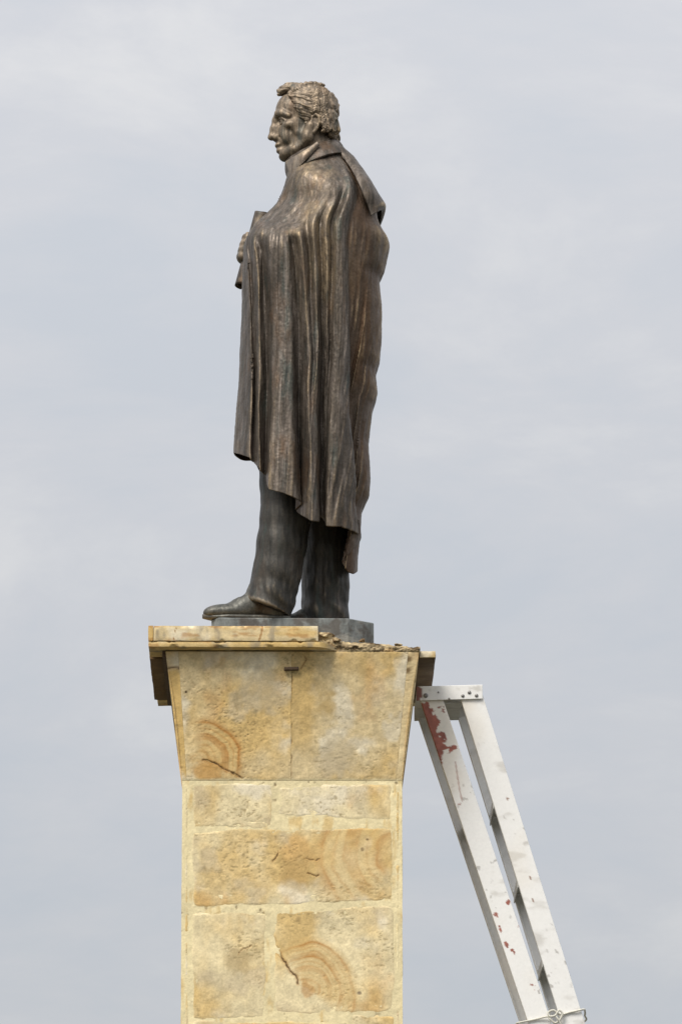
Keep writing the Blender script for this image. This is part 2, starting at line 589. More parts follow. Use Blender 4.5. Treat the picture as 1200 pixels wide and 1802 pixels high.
def stone(parent, k, quad, seed, *, T=0.0012, cell=0.003, rings=(), cracks=(), edge=0.014, rnd=0.06, rough=1.0, tint=None, tone=0.0, spots=()):
    """one stone plate: quad = four (u, z) corners, anticlockwise from the lower left"""
    q = np.array(quad, float)
    w = np.linalg.norm(q[1] - q[0]); hgt = np.linalg.norm(q[3] - q[0])
    nu, nv = max(4, int(w / cell)), max(4, int(hgt / cell))
    s, t = np.meshgrid(np.linspace(0, 1, nu), np.linspace(0, 1, nv), indexing='ij')
    p_, q_ = 2 * s - 1, 2 * t - 1
    p2 = p_ * (1 - rnd * np.abs(q_) ** 10 * hgt / max(w, hgt)); q2 = q_ * (1 - rnd * np.abs(p_) ** 10 * w / max(w, hgt))
    s2, t2 = (p2 + 1) / 2, (q2 + 1) / 2
    U = (q[0, 0] * (1 - s2) + q[1, 0] * s2) * (1 - t2) + (q[3, 0] * (1 - s2) + q[2, 0] * s2) * t2
    Zz = (q[0, 1] * (1 - s2) + q[1, 1] * s2) * (1 - t2) + (q[3, 1] * (1 - s2) + q[2, 1] * s2) * t2
    P0 = np.stack([U, Zz, np.full(U.shape, seed * 3.7)], -1)
    if edge > 0.003:
        wob = 0.011
        U = U + wob * fbm(P0 * 10, 4, seed, 0.42) * np.abs(p_) ** 4
        Zz = Zz + wob * fbm(P0 * 10, 4, seed + 50, 0.42) * np.abs(q_) ** 4
    ed = np.minimum(np.minimum(s, 1 - s) * w, np.minimum(t, 1 - t) * hgt)
    H = -0.0022 + (T + 0.0022) * sstep(0, edge, ed) if edge > 0.003 else T - 0.0008 * (1 - sstep(0, 0.003, ed))
    n_big, n_mid, n_fin = fbm(P0 * 5, 4, seed + 1), fbm(P0 * 16, 4, seed + 2), fbm(P0 * 60, 3, seed + 3)
    pit = sstep(0.26, 0.55, fbm(P0 * np.array([120, 170, 1]), 3, seed + 4)) * sstep(-0.15, 0.35, fbm(P0 * 7, 3, seed + 5))
    H = H + rough * (0.0011 * n_mid + 0.0007 * n_fin + 0.0014 * n_big) - 0.0014 * rough * pit
    C = CREAM * np.ones(U.shape + (3,)) if tint is None else np.array(tint) * np.ones(U.shape + (3,))
    C = lerp(C, OCHRE, sstep(-0.12, 0.42, fbm(P0 * np.array([6, 4, 1]) + 9, 4, seed + 6)) * 0.85)
    C = lerp(C, ORANGE * 1.2, sstep(0.2, 0.5, fbm(P0 * np.array([7, 5, 1]) + 19, 4, seed + 36)) * 0.28)
    C = lerp(C, GREY, sstep(0.08, 0.5, fbm(P0 * 9 + 4, 4, seed + 7)) * 0.65)
    C = lerp(C, PALE, sstep(0.12, 0.5, fbm(P0 * 7 + 2, 4, seed + 8)) * 0.8)
    C = C * (1 + 0.22 * n_mid[..., None] + 0.16 * n_fin[..., None] + tone)
    spk = sstep(0.16, 0.42, fbm(P0 * np.array([70, 150, 1]) + 40, 3, seed + 33, 0.6)) * sstep(-0.1, 0.35, fbm(P0 * 6 + 21, 3, seed + 34))
    C = lerp(C, np.array([0.27, 0.20, 0.09]), spk * 0.6)
    H = H - 0.0008 * spk
    C = lerp(C, DARK * 1.6, pit * 0.42)
    C = C * (1 + 0.10 * vnoise(P0 * 170, seed + 30)[..., None])
    wu = U + 0.010 * fbm(P0 * 18, 3, seed + 9); wz = Zz + 0.010 * fbm(P0 * 18 + 7, 3, seed + 10)
    bx_ = U + 0.020 * fbm(P0 * 9, 3, seed + 15) + 0.006 * fbm(P0 * 40, 2, seed + 17); bz_ = Zz + 0.020 * fbm(P0 * 9 + 3, 3, seed + 16)
    for (cx, cz), r0, r1, wl, amt, (ac, aw) in rings:        # iron bands in the sandstone
        r = np.hypot(bx_ - cx, bz_ - cz); an = np.arctan2(bz_ - cz, bx_ - cx)
        da = np.abs(np.degrees(np.angle(np.exp(1j * (an - math.radians(ac))))))
        m = sstep(r0 * 0.6, r0, r) * (1 - sstep(r1 * 0.8, r1, r)) * (1 - sstep(aw - 22, aw + 14, da))
        ph_ = 2 * np.pi * (r / wl) ** 0.9
        wv = 0.65 * (0.5 + 0.5 * np.cos(ph_)) ** 3 + 0.45 * (0.5 + 0.5 * np.cos(ph_ * 2.7 + 1.0)) ** 4
        wv = wv * np.clip(0.75 + 1.0 * fbm(P0 * 14 + 31, 3, seed + 18), 0.3, 1.0)
        C = lerp(C, OCHRE * 1.03, m * 0.55 * amt)
        C = lerp(C, ORANGE, m * wv * amt)
    for (cx, cz), rad, col, amt in spots:
        r = np.hypot(wu - cx, wz - cz) / rad + 0.7 * fbm(P0 * 25, 3, seed + 14)
        C = lerp(C, np.array(col), (1 - sstep(0.45, 1.05, r)) * amt)
    for pts, wd, amt in cracks:
        cu = U + 0.007 * fbm(P0 * 55, 3, seed + 20); cz2 = Zz + 0.007 * fbm(P0 * 55 + 5, 3, seed + 21)
        d = seg_dist(cu, cz2, pts)
        wd = wd * 0.62
        vary = 0.55 + 0.9 * np.clip(0.5 + fbm(P0 * 40, 3, seed + 22), 0, 1)
        m = 1 - sstep(wd * 0.35 * vary, wd * vary, d)
        H = H - 0.004 * m * amt
        C = lerp(C, ORANGE * 0.8, (1 - sstep(wd, wd * 3.5, d)) * 0.55 * amt)
        C = lerp(C, DARK * 0.55, m * amt)
    C = lerp(C, MORT * (1 + 0.12 * n_fin[..., None]), (1 - sstep(0.001, 0.012, ed + 0.009 * n_mid + 0.004 * n_fin)) * 0.85 if edge > 0.003 else 0 * ed)
    if edge <= 0.003:
        lo = 1 - sstep(0.0, 0.010, t * hgt + 0.008 * n_mid)
        C = lerp(C, MORT, lo * 0.8)
        H = H - 0.0012 * (1 - sstep(0, 0.012, t * hgt))
    V = face_pos(k, U, Zz, H)
    return mesh('stone', V.reshape(-1, 3), grid_faces(nu, nv), M_STONE, parent, attrs={'Col': np.clip(C.reshape(-1, 3), 0.01, 0.9)})


POCKETS = []


def skin(name, k, z0, z1, cell, parent, seed, col=MORT, hmax=None, inset=0.0):
    """the mortar face of one side between two heights"""
    w = 2 * (HF if hmax is None else hmax)
    nu, nv = max(3, int(w / cell)), max(3, int((z1 - z0) / cell))
    s, t = np.meshgrid(np.linspace(-1, 1, nu), np.linspace(0, 1, nv), indexing='ij')
    zz = z0 + (z1 - z0) * t
    P0 = np.stack([s * 0.4, zz, np.full(s.shape, seed * 2.3)], -1)
    ed = (1 - np.abs(s)) * half(zz)
    H = (0.0014 * fbm(P0 * 14, 4, seed) + 0.0009 * fbm(P0 * 50, 3, seed + 1)) * sstep(0.0, 0.02, ed)
    C = col * (1 + 0.18 * fbm(P0 * 12, 4, seed + 2)[..., None] + 0.12 * fbm(P0 * 70, 3, seed + 3)[..., None])
    C = lerp(C, OCHRE, sstep(0.15, 0.5, fbm(P0 * np.array([30, 9, 1]), 4, seed + 4)) * 0.7)
    pk = sstep(0.34, 0.5, fbm(P0 * 45 + 3, 3, seed + 5)) * sstep(0, 0.3, fbm(P0 * 6 + 1, 3, seed + 6))
    C = lerp(C, DARK, pk * 0.7); H = H - 0.002 * pk
    if k == 0:
        uu = s * half(zz)
        for (qx0, qx1, qz0, qz1) in POCKETS:
            di = np.minimum(np.minimum(uu - qx0, qx1 - uu), np.minimum(zz - qz0, qz1 - zz))
            H = H - 0.010 * sstep(0.018, 0.030, di)
    else:
        H = H - 0.002 * sstep(0, 0.02, ed)
    H = H - inset
    V = face_pos(k, s * (half(zz) - inset), zz, H)
    return V.reshape(-1, 3), grid_faces(nu, nv), np.clip(C.reshape(-1, 3), 0.01, 0.9)


def joined(parts):
    Vs, Fs, Cs, n = [], [], [], 0
    for V, F, C in parts:
        Vs.append(V); Fs.append(F + n); Cs.append(C); n += len(V)
    return np.concatenate(Vs), np.concatenate(Fs), np.concatenate(Cs)


def Q(x0, x1, y0, y1, Y=-HS, j=(0, 0, 0, 0)):
    """front plate between two columns and two rows of the picture, corners nudged"""
    return FP([(x0, y1 + j[0]), (x1, y1 + j[1]), (x1, y0 + j[2]), (x0, y0 + j[3])], Y)


for q in (Q(340, 479, 1379, 1456), Q(492, 688, 1382, 1434), Q(339, 689, 1458, 1584), Q(340, 468, 1606, 1790), Q(484, 694, 1600, 1778), Q(340, 612, 1796, 1900), Q(619, 694, 1787, 1880)):
    qa = np.array(q); POCKETS.append((qa[:, 0].min(), qa[:, 0].max(), qa[:, 1].min(), qa[:, 1].max()))
Z_FR = Z(1802, -HS) - 0.25                              # a little below the frame
V, F, C = joined([skin('s', 0, Z_FR, Z_FLB, 0.003, ped, 5, hmax=HS)] + [skin('s', k, Z_FR, Z_FLB, 0.012, ped, 5 + k, hmax=HS) for k in (1, 2, 3)]
                 + [skin('s', k, 0.0, Z_FR, 0.05, ped, 15 + k, hmax=HS) for k in range(4)])
shaft = mesh('shaft', V, F, M_MORTAR, ped, attrs={'Col': C})
V, F, C = joined([skin('s', k, Z_FLB, Z_FLT, 0.012, ped, 25 + k, col=OCHRE * 0.9, inset=0.0025) for k in range(4)])
flare = mesh('flared_head', V, F, M_MORTAR, ped, attrs={'Col': C})


SHT = np.array([0.71, 0.60, 0.365])
r3 = FP([(540, 1742)])[0]
r2 = FP([(706, 1505)])[0]
stone(shaft, 0, Q(336, 482, 1376, 1460), 11, tint=SHT)
stone(shaft, 0, Q(488, 691, 1379, 1450, j=(-14, 0, -6, 2)), 12, tint=SHT)
stone(shaft, 0, Q(335, 692, 1455, 1600, j=(0, -12, -2, 4)), 13, tint=SHT, rings=[(r2, 0.07, 0.33, 0.085, 0.75, (160, 75))],
      spots=[(FP([(520, 1540)])[0], 0.085, (0.40, 0.28, 0.11), 0.5), (FP([(647, 1475)])[0], 0.008, DARK, 0.9), (FP([(637, 1495)])[0], 0.007, DARK, 0.7)],
      cracks=[(FP([(535, 1510), (552, 1514), (563, 1513)]), 0.003, 0.6), (FP([(540, 1535), (556, 1542), (561, 1540)]), 0.003, 0.8), (FP([(480, 1515), (490, 1500)]), 0.003, 0.7)])
stone(shaft, 0, Q(336, 471, 1603, 1794, j=(0, 2, 0, 0)), 14, tint=SHT, spots=[(FP([(420, 1685)])[0], 0.06, (0.40, 0.30, 0.15), 0.6)],
      cracks=[(FP([(420, 1680), (428, 1668), (440, 1666)]), 0.003, 0.6)])
stone(shaft, 0, Q(480, 697, 1597, 1788, j=(0, -6, -8, 2)), 15, tint=SHT, rings=[(r3, 0.012, 0.20, 0.036, 0.95, (42, 78))],
      cracks=[(FP([(479, 1646), (485, 1670), (497, 1685), (510, 1708), (521, 1718), (526, 1732)]), 0.0045, 1.0)],
      spots=[(FP([(527, 1618)])[0], 0.018, (0.33, 0.23, 0.10), 0.7), (FP([(634, 1749)])[0], 0.008, (0.2, 0.15, 0.1), 0.8), (r3, 0.03, ORANGE, 0.55)])
stone(shaft, 0, Q(336, 615, 1793, 1904), 16, tint=SHT)
stone(shaft, 0, Q(615, 697, 1784, 1884), 17, tint=SHT)
# the edges of the shaft: slim upright stones bedded in mortar
for i, (y0, y1) in enumerate([(1384, 1470), (1500, 1640), (1655, 1720), (1740, 1850)]):
    stone(shaft, 0, Q(323, 334, y0, y1), 200 + i, T=0.0015, tint=MORT * (0.95 + 0.04 * (i % 2)), rough=1.0, rnd=0.1)
for i, (y0, y1) in enumerate([(1390, 1500), (1520, 1600), (1622, 1760), (1775, 1880)]):
    stone(shaft, 0, Q(694, 705, y0, y1), 220 + i, T=0.0015, tint=MORT * (0.99 - 0.04 * (i % 2)), rough=1.0, rnd=0.1)
rng = np.random.default_rng(4)
for k in range(4):
    z = Z_FLB - 0.012 if k else Z(1906, -HS)
    while z > 0.2:
        hh = rng.uniform(0.15, 0.34); c = rng.uniform(-0.15, 0.15); e_ = HS - 0.03
        hh = min(hh, z - 0.02); cell_ = 0.012 if z > Z_FR else 0.025
        stone(shaft, k, [(-e_, z - hh), (c - 0.012, z - hh), (c - 0.012, z), (-e_, z)], 60 + int(rng.integers(100)), cell=cell_)
        stone(shaft, k, [(c + 0.012, z - hh), (e_, z - hh), (e_, z), (c + 0.012, z)], 60 + int(rng.integers(100)), cell=cell_)
        z -= hh + 0.02

# flared head: two broad plates and two corner strips on each side, thin joints
fzb, fzt = Z_FLB + 0.001, Z_FLT - 0.002


def fu(px_top, px_bot):
    return X(px_top, -HF, 1146), X(px_bot, -HS, 1374)


def fl_quad(a, b):
    (at_, ab_), (bt_, bb_) = a, b
    return [(ab_, fzb), (bb_, fzb), (bt_, fzt), (at_, fzt)]


eL, jL, jM, jR, eR = (-HF - 0.001, -HS - 0.001), fu(314, 329), fu(513, 512), fu(718, 697), (HF + 0.001, HS + 0.001)
gp = 0.0002


def sh(a, d):
    return (a[0] + d, a[1] + d)


rA = FP([(352, 1345)], -HS - 0.01)[0]
for k in range(4):
    cell = 0.003 if k == 0 else 0.012
    if k == 0:
        stone(flare, 0, fl_quad(sh(jL, gp), sh(jM, -gp)), 31, T=0.0015, edge=0.002, cell=cell, rnd=0, rough=1.5,
              rings=[(rA, 0.05, 0.18, 0.045, 1.1, (38, 62)), (rA, 0.01, 0.05, 0.03, 0.5, (60, 110))],
              spots=[(FP([(365, 1358)], -HS)[0], 0.06, (0.52, 0.29, 0.085), 0.75), (FP([(460, 1215)], -HF + 0.015)[0], 0.10, GREY * 0.9, 0.6), (FP([(327, 1216)], -HF + 0.015)[0], 0.005, DARK * 0.5, 1.0)],
              cracks=[(FP([(358, 1338), (378, 1342), (395, 1352), (412, 1361), (428, 1371)], -HS - 0.01), 0.0045, 1.0)])
        stone(flare, 0, fl_quad(sh(jM, gp), sh(jR, -gp)), 32, T=0.0015, edge=0.002, cell=cell, rnd=0, rough=1.3, tone=-0.03,
              spots=[(FP([(600, 1330)], -HS - 0.012)[0], 0.09, GREY * 0.92, 0.7), (FP([(575, 1240)], -HF + 0.015)[0], 0.05, OCHRE * 0.75, 0.7), (FP([(690, 1280)], -HF + 0.03)[0], 0.05, PALE * 0.9, 0.6), (FP([(712, 1257)], -HF + 0.03)[0], 0.007, DARK * 0.35, 1.0)],
              cracks=[(FP([(533, 1153), (540, 1160), (528, 1176)], -HF), 0.003, 0.6), (FP([(513, 1190), (510, 1270), (512, 1370)], -HF + 0.03), 0.003, 0.6)])
    else:
        stone(flare, k, fl_quad(sh(jL, gp), sh(jM, -gp)), 33 + k, T=0.0015, edge=0.002, cell=cell, rnd=0)
        stone(flare, k, fl_quad(sh(jM, gp), sh(jR, -gp)), 43 + k, T=0.0015, edge=0.002, cell=cell, rnd=0)
    stone(flare, k, fl_quad(eL, sh(jL, -gp)), 51 + k, T=0.0015, edge=0.002, cell=0.004, rnd=0, tint=OCHRE * 1.08, cracks=[] if k else [(FP([(290, 1176), (316, 1174)], -HF), 0.004, 0.7)])
    stone(flare, k, fl_quad(sh(jR, gp), eR), 55 + k, T=0.0015, edge=0.002, cell=0.004, rnd=0, tint=CREAM * 1.02,
          spots=[] if k else [(FP([(719, 1160)], -HF)[0], 0.016, DARK, 0.9), (FP([(718, 1178)], -HF)[0], 0.016, DARK, 0.9)])


# cornice: slabs of two courses, the front right corner broken away
def slab(x0, x1, y0, y1, z0, z1, seed, parent=ped, tint=CREAM, cell=0.006, brk=None, cracks=(), wear=1.0, plain=False):
    """a rough-hewn slab; every face gridded, corners worn"""
    Vs, Fs, n = [], [], 0
    c0, c1 = np.array([x0, y0, z0]), np.array([x1, y1, z1])
    for ax in range(3):
        o1, o2 = [(1, 2), (2, 0), (0, 1)][ax]
        n1, n2 = max(3, int((c1 - c0)[o1] / cell)), max(3, int((c1 - c0)[o2] / cell))
        n1, n2 = min(n1, 170), min(n2, 170)
        a, b = np.meshgrid(np.linspace(0, 1, n1), np.linspace(0, 1, n2), indexing='ij')
        for s in (0, 1):
            P = np.zeros(a.shape + (3,)); P[..., ax] = (c0, c1)[s][ax]
            P[..., o1] = c0[o1] + (c1 - c0)[o1] * a; P[..., o2] = c0[o2] + (c1 - c0)[o2] * b
            f = grid_faces(n1, n2)
            Vs.append(P.reshape(-1, 3)); Fs.append((f if s else f[:, ::-1]) + n); n += n1 * n2
    V = np.concatenate(Vs); F = np.concatenate(Fs)
    # wear: pull points near edges inwards, noise elsewhere (same function of position: the faces stay joined)
    m = 0.5 * (c0 + c1); hs = 0.5 * (c1 - c0)
    q = (V - m); dd = hs - np.abs(q)
    so = np.sort(dd, axis=1)
    near = 1 - sstep(0, 0.010, so[:, 1])
    chip = 0.0012 + 0.006 * sstep(0.15, 0.6, fbm(V * 28, 3, seed)) * wear
    q = q - np.sign(q) * (dd < 0.010) * (near * chip)[:, None]
    V2 = m + q
    V2 = V2 + 0.0014 * np.stack([fbm(V * 20 + 3, 3, seed + 1), fbm(V * 20 + 13, 3, seed + 2), fbm(V * 20 + 23, 3, seed + 3)], -1)
    if brk is not None:
        V2 = brk(V2)
    C = np.array(tint) * np.ones((len(V), 3))
    pa = 0.06 if plain else 1.0
    C = lerp(C, OCHRE, sstep(-0.1, 0.4, fbm(V * np.array([5, 5, 25]), 4, seed + 4)) * 0.8 * pa)
    C = lerp(C, PALE, sstep(0.1, 0.45, fbm(V * 9 + 5, 4, seed + 5)) * 0.7 * pa)
    C = lerp(C, np.array([0.27, 0.23, 0.17]), sstep(0.08, 0.45, fbm(V * np.array([30, 30, 14]) + 8, 4, seed + 6)) * 0.7 * pa)
    C = lerp(C, ORANGE * 0.9, sstep(0.18, 0.45, fbm(V * np.array([14, 14, 60]) + 18, 4, seed + 11)) * 0.6 * pa)
    C = C * (1 + 0.2 * fbm(V * 40, 3, seed + 7)[:, None])
    for xx, wd in cracks:
        d = np.abs(V[:, 0] - xx - 0.006 * fbm(V * 40, 2, seed + 9) - (V[:, 2] - z0) * 0.25)
        C = lerp(C, ORANGE * 0.7, 1 - sstep(wd * 0.4, wd, d))
    return mesh('slab', V2, F, M_STONE, parent, attrs={'Col': np.clip(C, 0.01, 0.9)})


corn = bpy.data.objects.new('cornice', None); COL.objects.link(corn); corn.parent = ped
xc = [-HC, X(270.5, -HC, 1115), X(456, -HC, 1115), X(560, -HC, 1115)]
IN = 0.30
slab(xc[0], xc[1] - 0.0005, -HC, -IN, Z_L1 + 0.001, Z_C1, 71, corn, tint=OCHRE, wear=0.3)
slab(xc[1], xc[3], -HC, -IN, Z_L1 + 0.001, Z_C1 - 0.001, 72, corn, tint=CREAM * 0.98, wear=0.8, cracks=[(xc[2], 0.004), (xc[1] + 0.07, 0.0015)], cell=0.004)
xl1 = X(556, -HC, 1133); xl2 = X(598, -HC, 1133)


def brk_low(V):
    t = sstep(xl1, xl2 + 0.01, V[:, 0])
    V = V.copy()
    V[:, 1] = np.maximum(V[:, 1], -HC + 0.07 * t)                   # the broken end tapers back
    V[:, 2] = V[:, 2] - 0.006 * t * (V[:, 2] > Z_L0 + 0.008)
    return V


slab(-HC + 0.001, xl2, -HC + 0.003, -IN - 0.02, Z_L0, Z_L1, 75, corn, tint=lerp(OCHRE, CREAM, np.array(0.4)), brk=brk_low, cell=0.004)
slab(-HC, -IN, -IN + 0.002, HC - 0.03, Z_L0 - 0.003, Z_L1 - 0.002, 76, corn, cell=0.012, tint=(0.15, 0.092, 0.04), plain=True)  # whole slab tinted dark brown: shade of its underside put into the colour
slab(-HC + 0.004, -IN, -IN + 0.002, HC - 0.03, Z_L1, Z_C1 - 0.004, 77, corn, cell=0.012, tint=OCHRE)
slab(IN, HC, -0.375, HC - 0.03, Z(1156, -0.395), Z(1146, -0.395), 78, corn, cell=0.008, tint=(0.085, 0.055, 0.028), plain=True)  # tint darkened all over to paint in the shade under the overhang
slab(HF + 0.002, HC - 0.001, -0.397, -0.376, Z(1156.5, -0.395), Z(1145, -0.395), 81, corn, cell=0.004, tint=CREAM * 0.8)  # near end of that slab, a separate piece without the painted shade
slab(-HC + 0.01, HC - 0.01, HC - 0.028, HC + 0.1, Z_L0, Z_L1, 79, corn, cell=0.014, tint=OCHRE)
slab(-IN - 0.1, IN, HC - 0.2, HC + 0.09, Z_L1, Z_C1 - 0.01, 80, corn, cell=0.014, tint=OCHRE)

# crumbling mortar bed where the slabs are gone
nx, ny = 170, 200
bx0, bx1, by0, by1 = X(552, -HF, 1130), HF + 0.004, -HF + 0.002, HC - 0.05
a, b = np.meshgrid(np.linspace(0, 1, nx), np.linspace(0, 1, ny) ** 1.5, indexing='ij')
bx, by = bx0 + (bx1 - bx0) * a, by0 + (by1 - by0) * b
top_line = np.interp(bx, [X(p, -HF, 1130) for p in (552, 566, 580, 600, 625, 645, 665, 690, 715, 738, 746, 760)],
                     [Z(y, -HF) for y in (1108, 1112, 1119, 1128, 1131, 1130, 1132, 1135, 1137, 1139, 1131, 1134)])
P0 = np.stack([bx, by, 0 * bx], -1)
bz = top_line + 0.005 * fbm(P0 * 35, 4, 91) + 0.004 * fbm(P0 * 110, 3, 92) + 0.010 * (b ** 0.7)
V1 = np.stack([bx, by + 0.004 * fbm(P0 * 60, 3, 93), bz], -1)
rim = []                                                 # front wall of the bed, stepping out in crumbs
nw = 24
tw = np.linspace(0, 1, nw)
zb = Z_FLT - 0.006
wx = np.repeat(bx[:, :1], nw, 1); wz = V1[:, :1, 2] * (1 - tw) + zb * tw
Pw = np.stack([wx, 0 * wx, wz], -1)
bulge = 0.010 * fbm(Pw * np.array([30, 1, 70]), 4, 94) + 0.006 * fbm(Pw * 120, 3, 95)
wy = V1[:, :1, 1] + (bulge - 0.004) * np.sin(np.pi * np.clip(tw * 1.0, 0, 1))[None] + 0.0 * wx
Vw = np.stack([wx, wy, wz], -1)
F1 = grid_faces(nx, ny); F2 = grid_faces(nx, nw)[:, ::-1] + nx * ny
V = np.concatenate([V1.reshape(-1, 3), Vw.reshape(-1, 3)])
C = lerp(np.array([0.40, 0.31, 0.18]) * np.ones((len(V), 3)), np.array([0.10, 0.065, 0.03]), sstep(-0.1, 0.35, fbm(V * np.array([30, 30, 60]), 4, 96)))
C = lerp(C, np.array([0.55, 0.43, 0.24]), sstep(0.1, 0.45, fbm(V * 45 + 4, 4, 97)))
C = lerp(C, np.array([0.40, 0.24, 0.09]), sstep(0.25, 0.5, fbm(V * np.array([20, 20, 50]) + 14, 4, 98)) * 0.6)
# right wall and underside closed by the flare; add the right wall
ny2 = ny
Vr = np.stack([np.stack([V1[-1, :, 0], V1[-1, :, 1], V1[-1, :, 2]], -1), np.stack([V1[-1, :, 0], V1[-1, :, 1], np.full(ny, zb)], -1)], 1)
n0 = len(V)
V = np.concatenate([V, Vr.reshape(-1, 3)]); C = np.concatenate([C, np.tile(C[:1], (2 * ny, 1))])
F = np.concatenate([F1, F2, grid_faces(ny, 2) + n0])
mesh('mortar_bed', V, F, M_MORTAR, ped, attrs={'Col': C})
# loose crumbs and a stub of stone left on the broken edge
for i, (px, py, Yc, sx, sy, sz) in enumerate([(574, 1119, -HF + 0.005, 15, 14, 6), (592, 1126, -HF + 0.0, 12, 12, 4), (638, 1128, -HF + 0.01, 7, 8, 4), (700, 1135, -HF + 0.01, 10, 8, 4)]):
    c = at(px, py, Yc)
    th, ph = np.meshgrid(np.linspace(0, 2 * np.pi, 22, endpoint=False), np.linspace(-np.pi / 2, np.pi / 2, 13), indexing='ij')
    d = np.stack([np.cos(ph) * np.cos(th), np.cos(ph) * np.sin(th), np.sin(ph)], -1)
    pl = np.random.default_rng(500 + i).normal(size=(9, 3)); pl /= np.linalg.norm(pl, axis=1)[:, None]       # split faces
    for p_ in pl:
        over = np.maximum(d @ p_ - 0.55, 0)
        d = d - over[..., None] * p_
    d = d * (1 + 0.18 * fbm(d * 3 + i * 5, 3, 120 + i)[..., None])
    V = (c + d * np.array([sx, sy, sz]) * 0.0021).reshape(-1, 3)
    Cf = lerp(np.tile(np.array([0.16, 0.10, 0.05]), (len(V), 1)), CREAM * 0.9, sstep(-0.3, 0.4, fbm(V * 60, 3, 130 + i)))
    mesh('stone_fragment', V, grid_faces(22, 13, True), M_STONE, ped, smooth=False, attrs={'Col': Cf})
# core of the head, hidden under the slabs, and an iron clamp in the joint
V, F = boxv(-HC + 0.05, bx0 + 0.04, -HF + 0.01, HC - 0.04, Z_FLT - 0.02, Z_L0 + 0.012)
mesh('core', V, F, M_RUST, ped, smooth=False)
V, F = boxv(X(500, -HF, 1177), X(526, -HF, 1177), -HF - 0.007, -HF + 0.03, Z(1180, -HF), Z(1174.5, -HF), 0.0025)
V[:, 2] += 0.003 * np.sin(V[:, 0] * 120)
mesh('iron_clamp', V, F, M_RUST, ped)

# ------------------------------------------------------------------ statue
YSL = -0.135                                             # front edge of the bronze plate
Z_PL = Z(1086.5, YSL)
st = thing('bronze_statue', 'brown bronze statue of a standing man in a long cloak holding a scroll', 'statue', (0.0, 0.0, Z_PL - 0.10))
o_ = at(540, 600, 0.0)
SXm = at(541, 600, 0)[0] - at(540, 600, 0)[0]


def SW(P):
    """sculpting space (columns, sideways, -rows at the statue's mid plane; about 2 mm each) to the place"""
    P = np.asarray(P, float)
    zz = np.interp(P[..., 2], -np.arange(1300.0, 99.0, -25.0), [Z(y, 0.0) for y in np.arange(1300.0, 99.0, -25.0)])
    return np.stack([X0 + (P[..., 0] - 513) * SXm, P[..., 1] * SXm, zz], -1)


X0 = X(513, 0, 600)


def sculpt(name, cl, mat, parent, gold=(0.0008, 0.004), disp=0.0, seed=0, only=None, relax=1):
    V, F = cl.build()
    V = SW(V)
    if disp:
        _, N = ridge(V, F, (1,))
        V = V + N * (disp * fbm(V * 60, 3, seed))[:, None]
    (r1, r2), _ = ridge(V, F, (5, 22))
    rv = sstep(gold[0], gold[1], r1 * 1.2 + r2 * 0.5)
    return mesh(name, V, F, mat, parent, attrs={'ridge': rv})


# --- base plate with cut corners
def poly_slab(name, pts, z0, z1, mat, parent, bev=0.004):
    import bmesh
    bm = bmesh.new()
    lo = [bm.verts.new((x, y, z0)) for x, y in pts]; hi = [bm.verts.new((x, y, z1)) for x, y in pts]
    n = len(pts)
    bm.faces.new(lo[::-1]); bm.faces.new(hi)
    for i in range(n):
        bm.faces.new((lo[i], lo[(i + 1) % n], hi[(i + 1) % n], hi[i]))
    bmesh.ops.bevel(bm, geom=bm.edges[:], offset=bev, segments=2, profile=0.5, affect='EDGES')
    bm.verts.index_update()
    V = np.array([v.co[:] for v in bm.verts]); F = [[v.index for v in f.verts] for f in bm.faces]
    bm.free()
    return mesh(name, V, F, mat, parent, smooth=False)


xs = lambda p, Y: X(p, Y, 1090)
poly_slab('base_plate', [(xs(385, YSL), YSL), (xs(613, YSL + .02), YSL + 0.012), (xs(657.5, -.03), -0.04), (xs(657.5, .3), 0.27), (xs(610, .3), 0.36), (xs(400, .3), 0.36), (xs(372.5, .2), 0.27), (xs(372.5, -.09), -0.095)],
          Z_PL - 0.12, Z_PL, M_SLAB, st)

# --- head (face looks to the left)
cl = Clay((462, -62, -330), (602, 62, -140), 1.15)
S2 = (-1, 1)


def sy_ell(c, r, k=3, op='add', rot=0):
    for s in S2:
        cl.ell((c[0], s * c[1], c[2]), r, k, op, rot=rot)


def sy_chain(pts, rs, k=2, op='add'):
    for s in S2:
        cl.chain([(x, s * y, z) for x, y, z in pts], rs, k, op)


cl.ell((546, 0, -200), (44, 39, 44), 3, full=True)
cl.ell((516, 0, -197), (32, 33, 34), 8)                          # forehead
cl.ell((520, 0, -232), (34, 32, 42), 8)                          # face
cl.ell((530, 0, -245), (30, 36, 26), 8)
sy_chain([(500, 6, -272), (520, 22, -268), (541, 34, -251), (546, 37, -232)], [10, 10, 10, 9], 6)   # jaw
cl.ell((501, 0, -274), (9.5, 11, 10), 5)                         # chin
cl.cap((495, -1, -262), (495, 1, -250), 9, 9, 6)
sy_ell((512, 27, -227), (14, 9.5, 8), 8)                         # cheekbone
sy_ell((517, 42, -256), (13, 9, 13), 7, 'sub')                   # hollow of the cheek
cl.ell((502, 0, -240), (15, 20, 20), 6)                         # upper jaw
sy_ell((488, 17, -217.5), (12, 11.5, 8.5), 4, 'sub')              # eye socket
sy_chain([(487, 5, -207), (488, 14, -204), (495, 24, -205), (507, 33, -212)], [4.6, 5, 5, 4.2], 5)  # brow
sy_ell((501.5, 16.5, -217.5), (9.2, 8.8, 8.2), 1.2)              # eyeball
sy_chain([(493, 9, -216), (491.6, 15, -212.6), (495, 23, -214), (501, 28, -219)], [1.2, 1.5, 1.5, 1.2], 1.5)   # upper lid
sy_chain([(493.5, 10, -219.5), (493, 16, -222.5), (497, 23, -222)], [1.1, 1.3, 1.1], 1.2)
